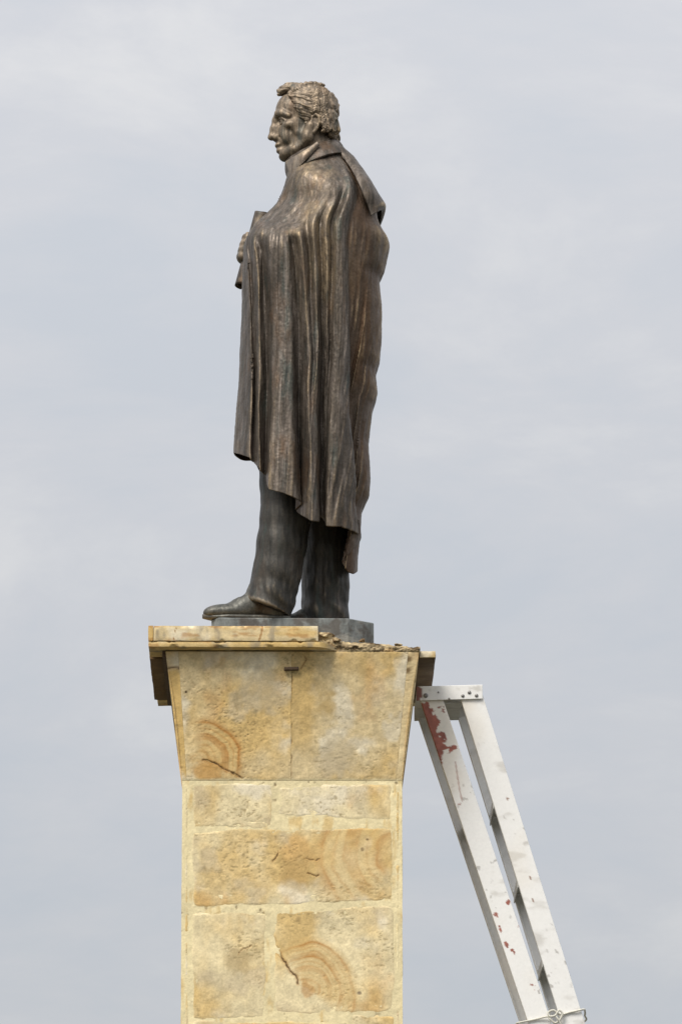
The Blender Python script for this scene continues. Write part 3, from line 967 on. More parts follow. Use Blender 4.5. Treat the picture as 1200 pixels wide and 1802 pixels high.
sy_chain([(494, 12, -227), (500, 22, -229)], [2.0, 1.6], 3)      # bag under the eye
cl.chain([(489, 0, -203), (484.5, 0, -212.5), (481, 0, -227), (478.5, 0, -239)], [7.5, 6.2, 6.4, 6.8], 4)    # nose
cl.chain([(493, 0, -222), (488.5, 0, -241)], [9, 9.5], 4)
cl.ell((476.5, 0, -242), (6.4, 6.6, 5.2), 3)
sy_ell((486.5, 7.6, -243.5), (6.8, 4.6, 5.0), 3)                 # nostril wings
sy_ell((482.5, 4.2, -249.5), (3.4, 1.9, 2.2), 1.0, 'sub')
sy_chain([(491, 15, -245), (496, 21, -255), (499, 22, -265)], [1.3, 1.6, 1.2], 3, 'sub')   # fold from nose to mouth
sy_ell((505, 24, -246), (9, 6, 12), 8)                           # fold of flesh beside it
cl.ell((490, 0, -256.5), (7.0, 12.5, 4.6), 3)                    # upper lip
cl.ell((491.8, 0, -266), (6.0, 11, 4.2), 3)                      # lower lip
for s in S2:
    cl.chain([(484, 0, -261.7), (486, s * 7, -261.5), (491.5, s * 14, -263.5)], [1.1, 1.2, 1.0], 1.2, 'sub')
cl.ell((489.5, 0, -271.5), (2.6, 8, 2.0), 3, 'sub')
sy_chain([(508, 31, -236), (514, 34, -250), (512, 31, -262)], [2.5, 4, 2.5], 6, 'sub')   # gaunt cheek
# ears
for s in S2:
    e0 = [(547.5, -226), (549, -217), (555, -213), (561, -217), (562, -227), (557, -237), (551, -244)]
    cl.ell((554, s * 38, -228), (8, 4, 14), 2)
    cl.chain([(x, s * (42.5 if i in (2, 3, 4) else 40.5), z) for i, (x, z) in enumerate(e0)], [2, 2.4, 2.6, 2.8, 2.6, 2.6, 3.4], 1.2)
    cl.chain([(551, s * 41, -222), (556, s * 41.5, -229), (553, s * 41, -238)], [1.6, 1.8, 1.8], 1.2)
# neck
cl.cap((552, 0, -250), (560, 0, -345), 31, 38, 8)
cl.chain([(520, 0, -268), (533, 0, -300), (536, 0, -335)], [16, 16, 20], 8)
V, F = cl.build()
Vw = SW(V)
(r1, r2), Nn = ridge(Vw, F, (4, 20))
Vw = Vw + Nn * (0.0007 * fbm(Vw * 90, 3, 5))[:, None]
rv = 0.8 * sstep(0.0006, 0.0042, r1 * 1.2 + r2 * 0.6) * (0.5 + 0.5 * sstep(-0.3, 0.3, fbm(Vw * 22, 3, 6)))
body_parts = [(Vw, F, rv)]

# --- hair
cl = Clay((474, -62, -262), (608, 62, -136), 1.15)
rng = np.random.default_rng(11)


def scalp(px, ang):
    """a point on the hair mass: column position along the skull and angle over the top (0 = crown, 90 = level with the ear)"""
    return None


cl.ell((548, 0, -196), (44.5, 42.5, 45.5), 3, full=True)
cl.ell((573, 0, -216), (20, 37, 27), 6)
# clear the face
cl.apply(lambda P: -(P[..., 0] - (501 + 0.55 * np.clip(-P[..., 2] - 165, 0, 100) + 3.5 * np.sin(P[..., 2] * 0.5) + 4 * np.sin(np.abs(P[..., 1]) * 0.3))) * -0.8,
         (470, -62, -262), (610, 62, -136), 3, 'sub')
cl.apply(lambda P: (P[..., 2] + 247 + 0.5 * (P[..., 0] - 560)) * 0.9, (470, -62, -262), (608, 62, -136), 3, 'sub')
for s in S2:
    cl.ell((553, s * 45, -229), (9.5, 9, 15), 2, 'sub')
    cl.chain([(545, s * 37, -205), (541, s * 37.5, -218), (538, s * 36.5, -230)], [5, 4.5, 3], 3)     # side whisker


def lock(pts, r, k=1.6):
    P = np.array(pts, float); n = 9
    t = np.linspace(0, len(P) - 1, n)
    i = np.clip(t.astype(int), 0, len(P) - 2); f = (t - i)[:, None]
    p0, p1, p2, p3 = P[np.maximum(i - 1, 0)], P[i], P[i + 1], P[np.minimum(i + 2, len(P) - 1)]
    c = 0.5 * (2 * p1 + (p2 - p0) * f + (2 * p0 - 5 * p1 + 4 * p2 - p3) * f ** 2 + (3 * p1 - 3 * p2 + p3 - p0) * f ** 3)
    rr = r * np.sin(np.pi * (0.12 + 0.80 * np.linspace(0, 1, n))) ** 0.6
    cl.chain([tuple(q) for q in c], list(rr), k)


def on_skull(x, a, lift=0):
    """a = angle from the crown, sideways"""
    t = (x - 548) / 46.0
    w = math.sqrt(max(0.02, 1 - t * t))
    zc = -196
    return (x, (42.5 * w ** 0.8 + lift) * math.sin(a), zc + (45.5 * w + lift) * math.cos(a))


for s in S2:                                                     # waves combed back from the brow over the temples
    for i in range(20):
        a0 = math.radians(4 + i * 5.0) * s
        x0 = 506 + 14 * (i / 19) ** 1.2 + rng.uniform(-2, 2)
        n = 5; pts = []; ln = rng.uniform(30, 46)
        for j in range(n):
            f = j / (n - 1)
            a = a0 + s * math.radians(30 * f + 6 * math.sin(f * 6 + i * 1.3))
            pts.append(on_skull(min(x0 + ln * f, 590), a, -0.6 + 1.4 * math.sin(f * 8 + i * 2.1)))
        lock(pts, 3.8 + rng.uniform(-0.8, 0.8), 3.2)
    for i in range(22):                                          # back of the head, hanging to the nape
        x0 = 540 + i * 2.1; a0 = math.radians((i * 37) % 75 + 3) * s
        pts = []
        for j in range(4):
            f = j / 3
            pts.append(on_skull(min(x0 + 16 * f, 592), a0 + s * math.radians(34 * f), -0.8 + 1.6 * math.sin(f * 6 + i)))
        lock(pts, 3.9, 3.2)
    for i in range(12):                                          # curls behind and over the ear
        x = 562 + i * 2.7; z = -207 - (i % 3) * 11
        y = s * (38 - max(0, x - 575) * 0.75)
        lock([(x - 8, y * 1.0, z + 5), (x, y * 1.05, z + 1), (x + 4, y * 1.04, z - 8), (x - 2, y, z - 14)], 3.6, 2.4)
    for i in range(6):                                           # temple curls in front of the ear
        z = -172 - i * 7; x = 511 + i * 5.0
        lock([(x + 14, s * (31 + i * 1.6), z + 8), (x + 3, s * (30 + i * 1.9), z + 3), (x - 1, s * (30.5 + i * 1.9), z - 5), (x + 6, s * (33 + i * 1.7), z - 9)], 3.4, 2.6)
    lock([(530, s * 36, -197), (545, s * 42, -205), (560, s * 42.5, -206), (578, s * 37, -202)], 3.8, 2.4)
for i in range(8):                                               # nape
    y = -27 + i * 7.7
    lock([(586 - abs(y) * 0.25, y, -205), (593 - abs(y) * 0.3, y * 1.05, -221), (591 - abs(y) * 0.3, y, -234), (587 - abs(y) * 0.25, y, -246)], 5.0, 3.0)
lock([(548, -3, -153), (522, -5, -153.5), (503, -6, -155), (487.5, -6, -163)], 6.0, 4)      # forelock swept forward
lock([(540, 8, -153), (516, 9, -155), (500, 9, -158), (489, 6, -164.5)], 6.0, 4)
lock([(535, -16, -156), (514, -16, -158), (502, -13, -161), (492, -10, -166)], 5.4, 4)
lock([(565, 0, -153), (540, 4, -152), (520, 2, -152.5), (500, 2, -156)], 5.2, 4)
lock([(534, -26, -161), (518, -27, -166), (508, -26, -172)], 4.6, 3)
lock([(570, -14, -154), (548, -20, -154), (528, -24, -158), (514, -24, -163)], 4.6, 3.2)
hair = cl

# --- hand closed round a scroll
sa, sb = np.array([463.0, 14, -373]), np.array([428.5, 8, -503])
ax = (sb - sa) / np.linalg.norm(sb - sa)
e1 = np.array([-1.0, 0, 0]) - ax * (-ax[0]); e1 /= np.linalg.norm(e1)
e2 = np.cross(ax, e1)
cl = Clay((404, -62, -480), (478, 40, -396), 1.1)
hc = sa + ax * 0.50 * np.linalg.norm(sb - sa)
cl.ell(hc - e1 * 4 - e2 * -14, (15, 11, 23), 4, full=True)
for i, (off, L) in enumerate([(-18, 165), (-6.5, 180), (5, 172), (16, 150)]):
    pts = []
    for a in np.radians(np.linspace(-95, -95 + L, 7)):
        pts.append(hc + ax * (off + 1.5) + (e1 * math.cos(a) + e2 * math.sin(a) * -1) * (19.0 if i in (1, 2) else 18.2))
    cl.chain(pts, [7.6, 7.6, 7.4, 7.2, 7.0, 6.4, 5.6], 5.0)
tp = [hc + ax * (-16) + (e1 * math.cos(a) - e2 * math.sin(a)) * 18.5 for a in np.radians([-100, -60, -20])]
tp = [p + ax * (-4 - 3 * i) for i, p in enumerate(tp)]
cl.chain(tp, [7, 6.4, 5.4], 2)
cl.chain([hc - e1 * 6 + e2 * 16, hc - e1 * 24 + e2 * 16], [13, 15], 5)
V, F = cl.build(); Vw = SW(V)
(r1, r2), _ = ridge(Vw, F, (4, 20))
body_parts.append((Vw, F, sstep(0.0006, 0.004, r1 + r2 * 0.5)))
V, F, rv = joined([(a, b, c[:, None]) for a, b, c in body_parts])
body = mesh('body', V, F, M_HEAD, st, attrs={'ridge': rv[:, 0]})
V, F = hair.build()
V = relax(V, F, 7)
_, N = ridge(V, F, (1,))
wp = 9 * fbm(V * 0.028, 3, 41)
back = sstep(548, 580, V[:, 0])
q_ = (V[:, 2] + 0.30 * V[:, 0]) * (1 - back) + (V[:, 0] * 0.9 + 0.35 * V[:, 2] + np.abs(V[:, 1]) * 0.8) * back
V = V + N * (0.75 * np.sin(q_ * 0.62 + wp * 1.5) + 0.40 * np.sin(q_ * 1.7 + wp * 2.2 + 1) + 0.25 * fbm(V * 0.15, 3, 42))[:, None]
Vw = SW(V)
(r1, r2), _ = ridge(Vw, F, (4, 18))
rv = 0.85 * sstep(0.0006, 0.0048, r1 * 1.2 + r2 * 0.5) * (0.35 + 0.65 * sstep(-0.3, 0.3, fbm(Vw * 25, 3, 43)))
mesh('hair', Vw, F, M_HEAD, body, attrs={'ridge': rv})

# scroll: a rolled sheet, hollow at the ends
na, nl = 48, 40
turns = np.linspace(0, 2 * np.pi * 2.2, na * 2)
L = np.linalg.norm(sb - sa)
rr = 12.0 + 4.4 * (turns / turns[-1])
tt = np.linspace(0, 1, nl)
V = sa[None, None] + ax * (tt[None, :, None] * L) + rr[:, None, None] * (np.cos(turns)[:, None, None] * e1 + np.sin(turns)[:, None, None] * e2)
V = V + ax * (1.5 * np.sin(turns * 1.3))[:, None, None] * (1 - 2 * tt[None, :, None])
V = SW(V.reshape(-1, 3))
sc_o = mesh('scroll', V, grid_faces(na * 2, nl), M_BRONZE, st, attrs={'ridge': 0.25 * sstep(0.1, 0.5, fbm(V * 30, 3, 3))})
md = sc_o.modifiers.new('thickness', 'SOLIDIFY'); md.thickness = 0.004

# --- trousers and shoes
cl = Clay((410, -95, -1102), (640, 120, -780), 1.9)
NL = [(505, -40, -780, 50), (505, -40, -860, 46), (503, -40, -920, 44), (497, -40, -965, 43), (489, -40, -1015, 41), (480, -40, -1056, 40), (472, -40, -1086, 41)]
cl.D[:] = 50
cl.chain([p[:3] for p in NL], [p[3] for p in NL], 6)
cl.apply(lambda P: (P[..., 2] + 1060 + 0.42 * (P[..., 0] - 425)) * 0.9, (400, -96, -1105), (640, 5, -1040), 3, 'sub')
cl.apply(lambda P: -(P[..., 2] + 1060 + 0.42 * (P[..., 0] - 425)), (700, 0, 0), (701, 1, 1), 3, 'sub')
FLg = [(560, 45, -780, 52), (568, 47, -880, 46), (573, 48, -960, 43), (573, 48, -1020, 41.5), (572, 48, -1070, 40.5), (571, 48, -1100, 40)]
cl.chain([p[:3] for p in FLg], [p[3] for p in FLg], 5)
cl.chain([(566, 0, -960), (565, 4, -1040), (565, 6, -1110)], [3, 4.5, 5], 5, 'sub')
V, F = cl.build()
_, N = ridge(V, F, (1,))
rip = 0.5 * np.sin(V[:, 0] * 0.16 + 1.5 * fbm(V * 0.012, 3, 31) * 3 + V[:, 2] * 0.012) + 1.7 * fbm(V * np.array([0.06, 0.06, 0.016]), 3, 32)
brk = 1.1 * np.sin(V[:, 2] * 0.16 + V[:, 0] * 0.13 + 2 * fbm(V * 0.03, 2, 37)) * sstep(-1020, -1060, V[:, 2]) + 0
wrk = (1 - 2.4 * np.abs(fbm(V * np.array([0.055, 0.055, 0.022]) + 7, 3, 38))) * (0.5 + 1.1 * sstep(-930, -1040, V[:, 2]))
V = V + N * (rip + brk + 0.55 * wrk)[:, None]
Vw = SW(V)
(r1, r2), _ = ridge(Vw, F, (5, 22))
mesh('trousers', Vw, F, M_LEG, body, attrs={'ridge': sstep(0.0008, 0.004, r1 * 1.2 + r2 * 0.6)})

zf = -float(np.interp(Z_PL, [Z(1150, 0), Z(1000, 0)], [1150, 1000]))         # sole level in sculpting rows


def shoe(y, x_toe, x_heel, turn, h=1.2):
    global cl
    L = x_heel - x_toe
    cl = Clay((x_toe - 12, -34, zf - 4), (x_heel + 12, 34, zf + 62), h)
    cl.ell((x_toe + 25, 0, zf + 12), (24, 19, 13), 4, full=True)
    cl.ell((x_toe + 48, 0, zf + 13), (36, 21, 15), 6)
    cl.ell((x_toe + 78, 0, zf + 20), (34, 20, 22), 8)
    cl.ell((x_heel - 28, 0, zf + 20), (26, 17, 24), 8)
    cl.cap((x_toe + 88, 0, zf + 30), (x_toe + 104, 0, zf + 58), 19, 24, 8)
    cl.apply(lambda P: P[..., 2] - (zf + 5 + 2.5 * np.clip((x_toe + 32 - P[..., 0]) / 32, 0, 1) ** 2), (x_toe - 12, -34, zf - 4), (x_heel + 12, 34, zf + 30), 1, 'sub')
    V, F = cl.build()
    _, N = ridge(V, F, (1,))
    V = V + N * (0.15 * np.sin(V[:, 0] * 0.55 + V[:, 2] * 0.3) * sstep(x_toe + 40, x_toe + 55, V[:, 0]) * (1 - sstep(x_toe + 80, x_toe + 95, V[:, 0])) * (V[:, 2] > zf + 9))[:, None]

    def place(V):
        c = np.array([x_heel - 45, 0, 0]); d = V - c
        ca, sn = math.cos(turn), math.sin(turn)
        return SW(np.stack([c[0] + d[:, 0] * ca - d[:, 1] * sn, y + d[:, 0] * sn + d[:, 1] * ca, V[:, 2]], -1))
    Vw = place(V)
    (r1, r2), _ = ridge(Vw, F, (4, 16))
    s_ = mesh('shoe', Vw, F, M_SHOE, body, attrs={'ridge': sstep(0.0004, 0.003, r1 + r2 * 0.5)})
    # sole: an outline following the foot
    t = np.linspace(0, 2 * np.pi, 60, endpoint=False)
    ox = x_toe + L / 2 - np.cos(t) * (L / 2 + 0.5)
    wv = np.interp((ox - x_toe) / L, [0, 0.12, 0.3, 0.55, 0.8, 0.95, 1], [8, 17, 21.5, 17.5, 17.5, 15, 8])
    oy = np.sign(np.sin(t)) * np.abs(np.sin(t)) ** 0.35 * wv
    lift = 3.0 * np.clip((x_toe + 32 - ox) / 32, 0, 1) ** 2
    rows = [np.stack([ox, oy * k, np.full(60, z_) + lift], -1) for k, z_ in ((0.0, zf - 0.2), (0.96, zf - 0.2), (1.03, zf + 1), (1.03, zf + 4.6), (0.9, zf + 6))]
    V = np.stack(rows, 1).reshape(-1, 3)
    mesh('sole', place(V), grid_faces(60, 5, True), M_SHOE, s_, attrs={'ridge': np.full(300, 0.1)})


shoe(-43, 360, 512, 0.0)
shoe(44, 474, 600, math.radians(4))

# --- cloak: a lofted shell, every fold a pair of ridge and valley lines
PXM = 1 / SXm
KY = (at(513, 600, 0)[2] - at(513, 600, -0.1)[2]) / 0.1 / ((Z(600) - Z(601)))        # rows gained for each metre nearer
SIL_L = np.array([(255, 548), (270, 528), (285, 512), (300, 507), (315, 504), (340, 496), (362, 487), (376, 475), (390, 460), (402, 447), (414, 437), (428, 430), (450, 427), (500, 426), (540, 426), (600, 424), (680, 420), (740, 415), (790, 412), (830, 411), (1010, 412)], float)
SIL_R = np.array([(255, 590), (267, 597), (282, 608), (312, 630), (347, 655), (369, 664), (387, 664), (396, 667), (412, 675), (426, 685), (436, 685), (450, 682), (480, 675), (495, 667.5), (515, 669), (540, 672), (592, 672), (638, 668), (659, 661), (672, 662), (690, 664), (705, 661), (718, 656), (783, 648), (824, 651), (845, 652), (872, 649), (902, 636), (945, 634), (975, 630), (1010, 629)], float)
BDEP = np.array([(255, 0.045), (268, 0.072), (282, 0.092), (300, 0.125), (320, 0.168), (348, 0.215), (390, 0.25), (430, 0.265), (500, 0.262), (700, 0.262), (950, 0.275), (1010, 0.275)], float)
ROWS = np.array([400, 430, 540, 700, 850, 930, 1000], float)
CP = [  # columns at those rows, height of the fold (at rows 430, 540, 700, 850), row where it begins, hem row
    ((438, 430, 426, 419, 412, 412, 412), 0, 300, 796),
    ((442, 434, 433, 431, 427, 426, 426), 2, 410, 799),
    ((446, 438, 441, 445, 445, 445, 445), (4, 7, 8, 8), 412, 804),
    ((449, 442, 446, 450, 450, 450, 450), -5, 415, 812),
    ((458, 452, 458, 459, 460, 461, 462), 8, 415, 824),
    ((466, 463, 468, 474, 468, 467, 467), -10, 415, 834),
    ((476, 474, 483, 483, 475, 473, 473), (6, 7, 8, 8), 412, 858),
    ((488, 489, 497, 500, 500, 500, 500), (9, 10, 11, 11), 412, 864),
    ((502, 507, 511, 516, 521, 527, 534), (8, 9, 9, 9), 412, 873),
    ((512, 514, 518, 522, 531, 538, 543), (-1, -1, -2, -2), 408, 882),
    ((519, 520, 526, 530, 529, 521, 515), (-9, -8, -8, -12), 408, 896),
    ((533, 534, 540, 545, 549, 549, 549), (8, 8, 8, 8), 392, 912),
    ((545, 546, 548, 552, 555, 558, 560), (-6, -2, 6, 9), 378, 913),
    ((556, 556, 557, 559, 561, 566, 569), (8, 7, 5, 3), 372, 914),
    ((566, 566, 566, 566, 566, 567, 569), (-5, -10, -13, -14), 370, 905),
    ((577, 577, 575, 574, 571, 570, 571), (6, 1, -7, -13), 350, 912),
    ((585, 585, 581, 579, 574, 573, 573), (-7, -6, -6, -8), 325, 918),
    ((594, 594, 588, 585, 579, 577, 577), (5, 5, 5, 5), 300, 922),
    ((599, 600, 597, 599, 600, 604, 606), (7, 9, 10, 10), 290, 923),
    ((606, 606, 606, 612, 620, 629, 632), (3, 7, 8, 8), 285, 935),
    ((611, 611, 611, 617, 625, 634, 635), (-3, 2, 2, 3), 290, 947),
    ((616, 615, 615, 617, 618, 619, 600), (-6, -10, -15, -16), 300, 984),
    ((632, 634, 636, 633, 629, 622, 612), (-2, -6, -9, -9), 330, 1004),
    ((648, 656, 655, 648, 642, 630, 622), -3, 340, 1008),
    ((664, 683, 672, 656, 652, 634, 629), 0, 300, 1004),
]
nC = len(CP)
SIL_RS = np.array([(255, 590), (267, 597), (282, 608), (312, 630), (347, 655), (387, 668), (430, 671), (540, 672), (640, 668), (720, 658), (830, 651), (902, 640), (945, 634), (1010, 629)], float)   # without elbow and creases
lx = np.interp(ROWS, SIL_L[:, 0], SIL_L[:, 1]); rx = np.interp(ROWS, SIL_RS[:, 0], SIL_RS[:, 1])
CF = np.array([[(x - l) / (r - l) for x, l, r in zip(c[0], lx, rx)] for c in CP])
CF[0] = 0; CF[-1] = 1
even = 0.5 - 0.5 * np.cos(np.pi * np.linspace(0, 1, nC) ** 1.0)
TOPX = np.interp(np.arange(nC), [0, 8, 11, 15, 17, 20, 24], [506, 536, 556, 576, 588, 597, 612])
CF = np.concatenate([((TOPX - 506) / (612 - 506))[:, None], CF], 1)                   # at the collar the folds run together
RW = np.concatenate([[288], ROWS])
NPER = 16
s_par = np.linspace(0, nC - 1, (nC - 1) * NPER + 1)
# extra samples where the cloak turns the corner
NV = 420
vv = np.linspace(0, 1, NV)
hem_seen = np.interp(s_par, np.arange(nC), [c[3] for c in CP])


def cat(Cv, s):
    i = np.clip(np.floor(s).astype(int), 0, nC - 2); f = s - i
    g_ = lambda j: np.take_along_axis(Cv, np.clip(j, 0, nC - 1)[None, :, None] + np.zeros((1, 1, Cv.shape[2]), int), 0)[0] if False else Cv[np.clip(j, 0, nC - 1), np.arange(len(s))]
    p0, p1, p2, p3 = g_(i - 1), g_(i), g_(i + 1), g_(i + 2)
    f = f[:, None]
    T_ = 0.42
    m1, m2 = (p2 - p0) * T_, (p3 - p1) * T_
    return (2 * f ** 3 - 3 * f ** 2 + 1) * p1 + (f ** 3 - 2 * f ** 2 + f) * m1 + (-2 * f ** 3 + 3 * f ** 2) * p2 + (f ** 3 - f ** 2) * m2


def base_depth(fr, b, p=2.3):
    c = np.clip(np.abs(2 * fr - 1), 0, 1)
    return b * (1 - c ** p) ** (1 / p)


NS = len(s_par)
top_row = np.interp(s_par, [0, 3, 8, 14, nC - 1], [308, 300, 285, 270, 258])
row0 = None
py0 = top_row[:, None] + (hem_seen[:, None] + 22 - top_row[:, None]) * vv[None]
for it in range(3):
    b = soft_interp(py0, BDEP[:, 0], BDEP[:, 1], 10)
    Yn = np.zeros_like(py0) - 0.2 if it == 0 else Yn
    seen = py0 + KY * np.minimum(Yn, 0) * 1.0
    Fr = np.stack([soft_interp(seen, RW, CF[i], 22) for i in range(nC)])
    fr = cat(Fr, s_par)
    wn_ = fbm(np.stack([np.broadcast_to(s_par[:, None] * 0.45, seen.shape), seen * 0.010, 0 * seen], -1), 3, 66)
    fr = fr + 0.010 * wn_ * np.clip(fr * (1 - fr) * 8, 0, 1) * sstep(400, 520, seen)
    dd = np.stack([np.interp(seen, [430, 540, 700, 850], np.broadcast_to(CP[i][1], 4)) * sstep(CP[i][2] - 6, CP[i][2] + 26, seen) * (0.75 + 0.5 * sstep(500, 880, seen)) for i in range(nC)])
    dep = cat(dd, s_par) / PXM * 1.25
    ledge = -22 * sstep(300, 360, seen) * (1 - sstep(372, 418, seen)) + 7 * sstep(385, 418, seen) * (1 - sstep(430, 560, seen))      # the bent forearm under the cloth
    dep = dep + ledge / PXM * (1 - sstep(0.30, 0.55, fr)) * sstep(0.0, 0.12, fr)
    xq = fr * 250
    q1 = np.stack([xq * 0.075 + 0.0, seen * 0.0045, 0 * seen], -1); q2 = np.stack([xq * 0.16, seen * 0.007, 0 * seen + 3], -1)
    q3 = np.stack([(xq + 0.10 * (seen - 600)) * 0.10, seen * 0.005, 0 * seen + 9], -1)
    fine = 1.0 - 2.6 * np.abs(fbm(q1, 2, 68)); fin2 = 1.0 - 2.6 * np.abs(fbm(q2, 2, 69)); fbk = 1.0 - 2.6 * np.abs(fbm(q3, 2, 70))
    bk = sstep(0.72, 0.80, fr)
    dep = dep + ((1.4 * fine + 0.6 * fin2) * (1 - bk) + (2.9 * fbk + 0.8 * fin2) * bk) / PXM * sstep(320, 470, seen) * np.clip(fr * (1 - fr) * 14, 0, 1)
    Yn = -base_depth(np.clip(fr, 0, 1), b) - dep * sstep(0, 0.06, np.clip(fr, 0, 1)) * 1.0
    hem0 = hem_seen - KY * np.minimum(Yn[:, -1], 0)
    py0 = top_row[:, None] + (hem0[:, None] - top_row[:, None]) * vv[None]
def sil(rows_):
    return soft_interp(rows_, SIL_L[:, 0], SIL_L[:, 1], 5), soft_interp(rows_, SIL_RS[:, 0], SIL_RS[:, 1], 12), soft_interp(rows_, SIL_R[:, 0], SIL_R[:, 1], 3)


xl, xrs, xr = sil(py0)
xn = xl + (xrs - xl) * fr + (xr - xrs) * sstep(0.80, 1.0, fr)
near = np.stack([xn, Yn * PXM, -py0], -1)
# far side
NFs = 240
ang = np.linspace(0, np.pi, NFs + 2)[1:-1]
ff = 0.5 + 0.5 * np.cos(ang)
top_f = np.interp(ff, [0, 0.15, 0.4, 0.7, 1], [308, 300, 285, 268, 258])
hem_f = np.interp(ff, [0, 0.15, 0.3, 0.5, 0.62, 0.75, 0.9, 1.0], [795, 790, 850, 935, 960, 968, 985, 1002])
pf = top_f[:, None] + (hem_f[:, None] - top_f[:, None]) * vv[None]
bf = soft_interp(pf, BDEP[:, 0], BDEP[:, 1], 10)
xlf, xrfs, xrf = sil(pf)
xf = xlf + (xrfs - xlf) * ff[:, None] + (xrf - xrfs) * sstep(0.55, 1.0, ff)[:, None]
fold = np.sin(ff[:, None] * 44 + 1.2 * np.sin(pf * 0.006)) * sstep(380, 520, pf) * 0.014 * np.sin(ang)[:, None] ** 0.7
Yf = base_depth(ff[:, None] + 0 * pf, bf) + fold
far = np.stack([xf, Yf * PXM, -pf], -1)
Vg = np.concatenate([near, far], 0)
NU = len(Vg)
V = SW(Vg.reshape(-1, 3)); F = grid_faces(NU, NV, True)
(_,), N = ridge(V, F, (1,))
cen = SW(np.array([[545, 0, -650]]))[0]
if ((V - cen) * N)[:, :2].sum() < 0:
    F = F[:, ::-1]; N = -N
nz = 0.0036 * fbm(V * np.array([20, 20, 6]), 4, 61) + 0.0016 * fbm(V * np.array([60, 60, 24]), 4, 62) + 0.0007 * fbm(V * 150, 2, 63)
edge_fade = sstep(0.0, 0.02, np.tile(1 - vv, NU))
V = V + N * (nz * (0.4 + 0.6 * edge_fade))[:, None]
(r1, r2), N = ridge(V, F, (10, 110))
rv = 0.55 * sstep(0.0010, 0.0130, r2) + 0.85 * sstep(0.0006, 0.0045, r1)
rv = rv * (0.35 + 0.65 * sstep(-0.3, 0.35, fbm(V * np.array([14, 14, 2.2]), 4, 64)))
px_ = Vg[..., 0].ravel(); sn_row = np.concatenate([seen, pf], 0).ravel()
worn = np.exp(-((px_ - 562 - 0.10 * (sn_row - 400)) / 40) ** 2) * sstep(262, 300, sn_row) * (1 - sstep(430, 640, sn_row)) * (np.repeat(np.arange(NU), NV) < NS)
rv = np.clip(rv + 0.34 * worn * sstep(-0.25, 0.35, fbm(V * np.array([22, 22, 4]), 4, 74)) + 0.10 * worn, 0, 1)       # rubbed to brown gold over shoulder and arm
Sg = np.repeat(np.concatenate([s_par, np.full(NFs, nC - 1.0)]), NV)
rust = sstep(20.2, 21.0, Sg) * (0.45 + 0.5 * sstep(-0.3, 0.3, fbm(V * np.array([12, 12, 3]), 4, 67)))
cloak = mesh('cloak', V, F, M_BRONZE, body, attrs={'ridge': rv, 'rust': rust})
md = cloak.modifiers.new('thickness', 'SOLIDIFY'); md.thickness = 0.0045; md.offset = -1

# --- cape falling from the shoulders behind, and the turned-up collar
NA, NB = 90, 110
a_, v_ = np.meshgrid(np.linspace(-1, 1, NA), np.linspace(0, 1, NB), indexing='ij')
xb = np.interp(v_, [0, .08, .2, .47, .79, .93, 1.0], [595, 603, 619, 640, 663, 674.5, 668])
rowb = 256 + (372 - 256) * v_
xe = np.interp(v_, [0, .1, .35, .7, 1.0], [593, 602, 619, 636, 652])
rowe = 268 + (402 - 268) * v_
xl_, xrs_, xr_ = sil(rowe)
w_ = base_depth(np.clip((xe - xl_) / (xr_ - xl_), 0, 1), soft_interp(rowe, BDEP[:, 0], BDEP[:, 1], 10)) + 0.006
phi = np.abs(a_) * np.pi / 2
k_ = np.abs(a_) ** 1.5
xx = xe + (xb - xe) * np.cos(phi) ** 0.75
rr_ = rowb * (1 - k_) + rowe * k_
yy = np.sign(a_) * w_ * np.sin(phi) * PXM
xl_, xrs_, xr_ = sil(rr_)
bb_ = soft_interp(rr_, BDEP[:, 0], BDEP[:, 1], 10)
cc_ = (1 - np.clip(np.abs(yy / PXM) / bb_, 0, 1) ** 2.3) ** (1 / 2.3)
xx = np.maximum(xx, xl_ + (xr_ - xl_) * (0.5 + 0.5 * cc_) + 2.5)
Vc = np.stack([xx, yy, -rr_], -1).reshape(-1, 3)
V = SW(Vc); F = grid_faces(NA, NB)
(_,), N = ridge(V, F, (1,))
if N[:, 0].mean() < 0:
    F = F[:, ::-1]; N = -N
V = V + N * (0.0020 * fbm(V * 25, 4, 71) + 0.004)[:, None]
(r1, r2), _ = ridge(V, F, (5, 20))
cape = mesh('cape', V, F, M_BRONZE, cloak, attrs={'ridge': sstep(0.001, 0.006, r1 + r2)})
md = cape.modifiers.new('thickness', 'SOLIDIFY'); md.thickness = 0.007; md.offset = 1

NA, NB = 160, 40
ph, v_ = np.meshgrid(np.linspace(0, 2 * np.pi, NA, endpoint=False), np.linspace(0, 1, NB), indexing='ij')
cs, sn = np.cos(ph), np.sin(ph)                              # cs = 1 at the front
fr_ = 0.5 + 0.5 * cs
prof = np.sin(v_ * np.pi) * 2.5
cx_ = 550 + (557 - 550) * v_
rx_ = 46.5 + (48.5 - 46.5) * v_ + prof
ry_ = 36 + 20 * v_ + prof + 3 * v_ ** 4
row = (251 + 35 * fr_ ** 1.2) * (1 - v_) + (274 + 41 * fr_ ** 0.9) * v_
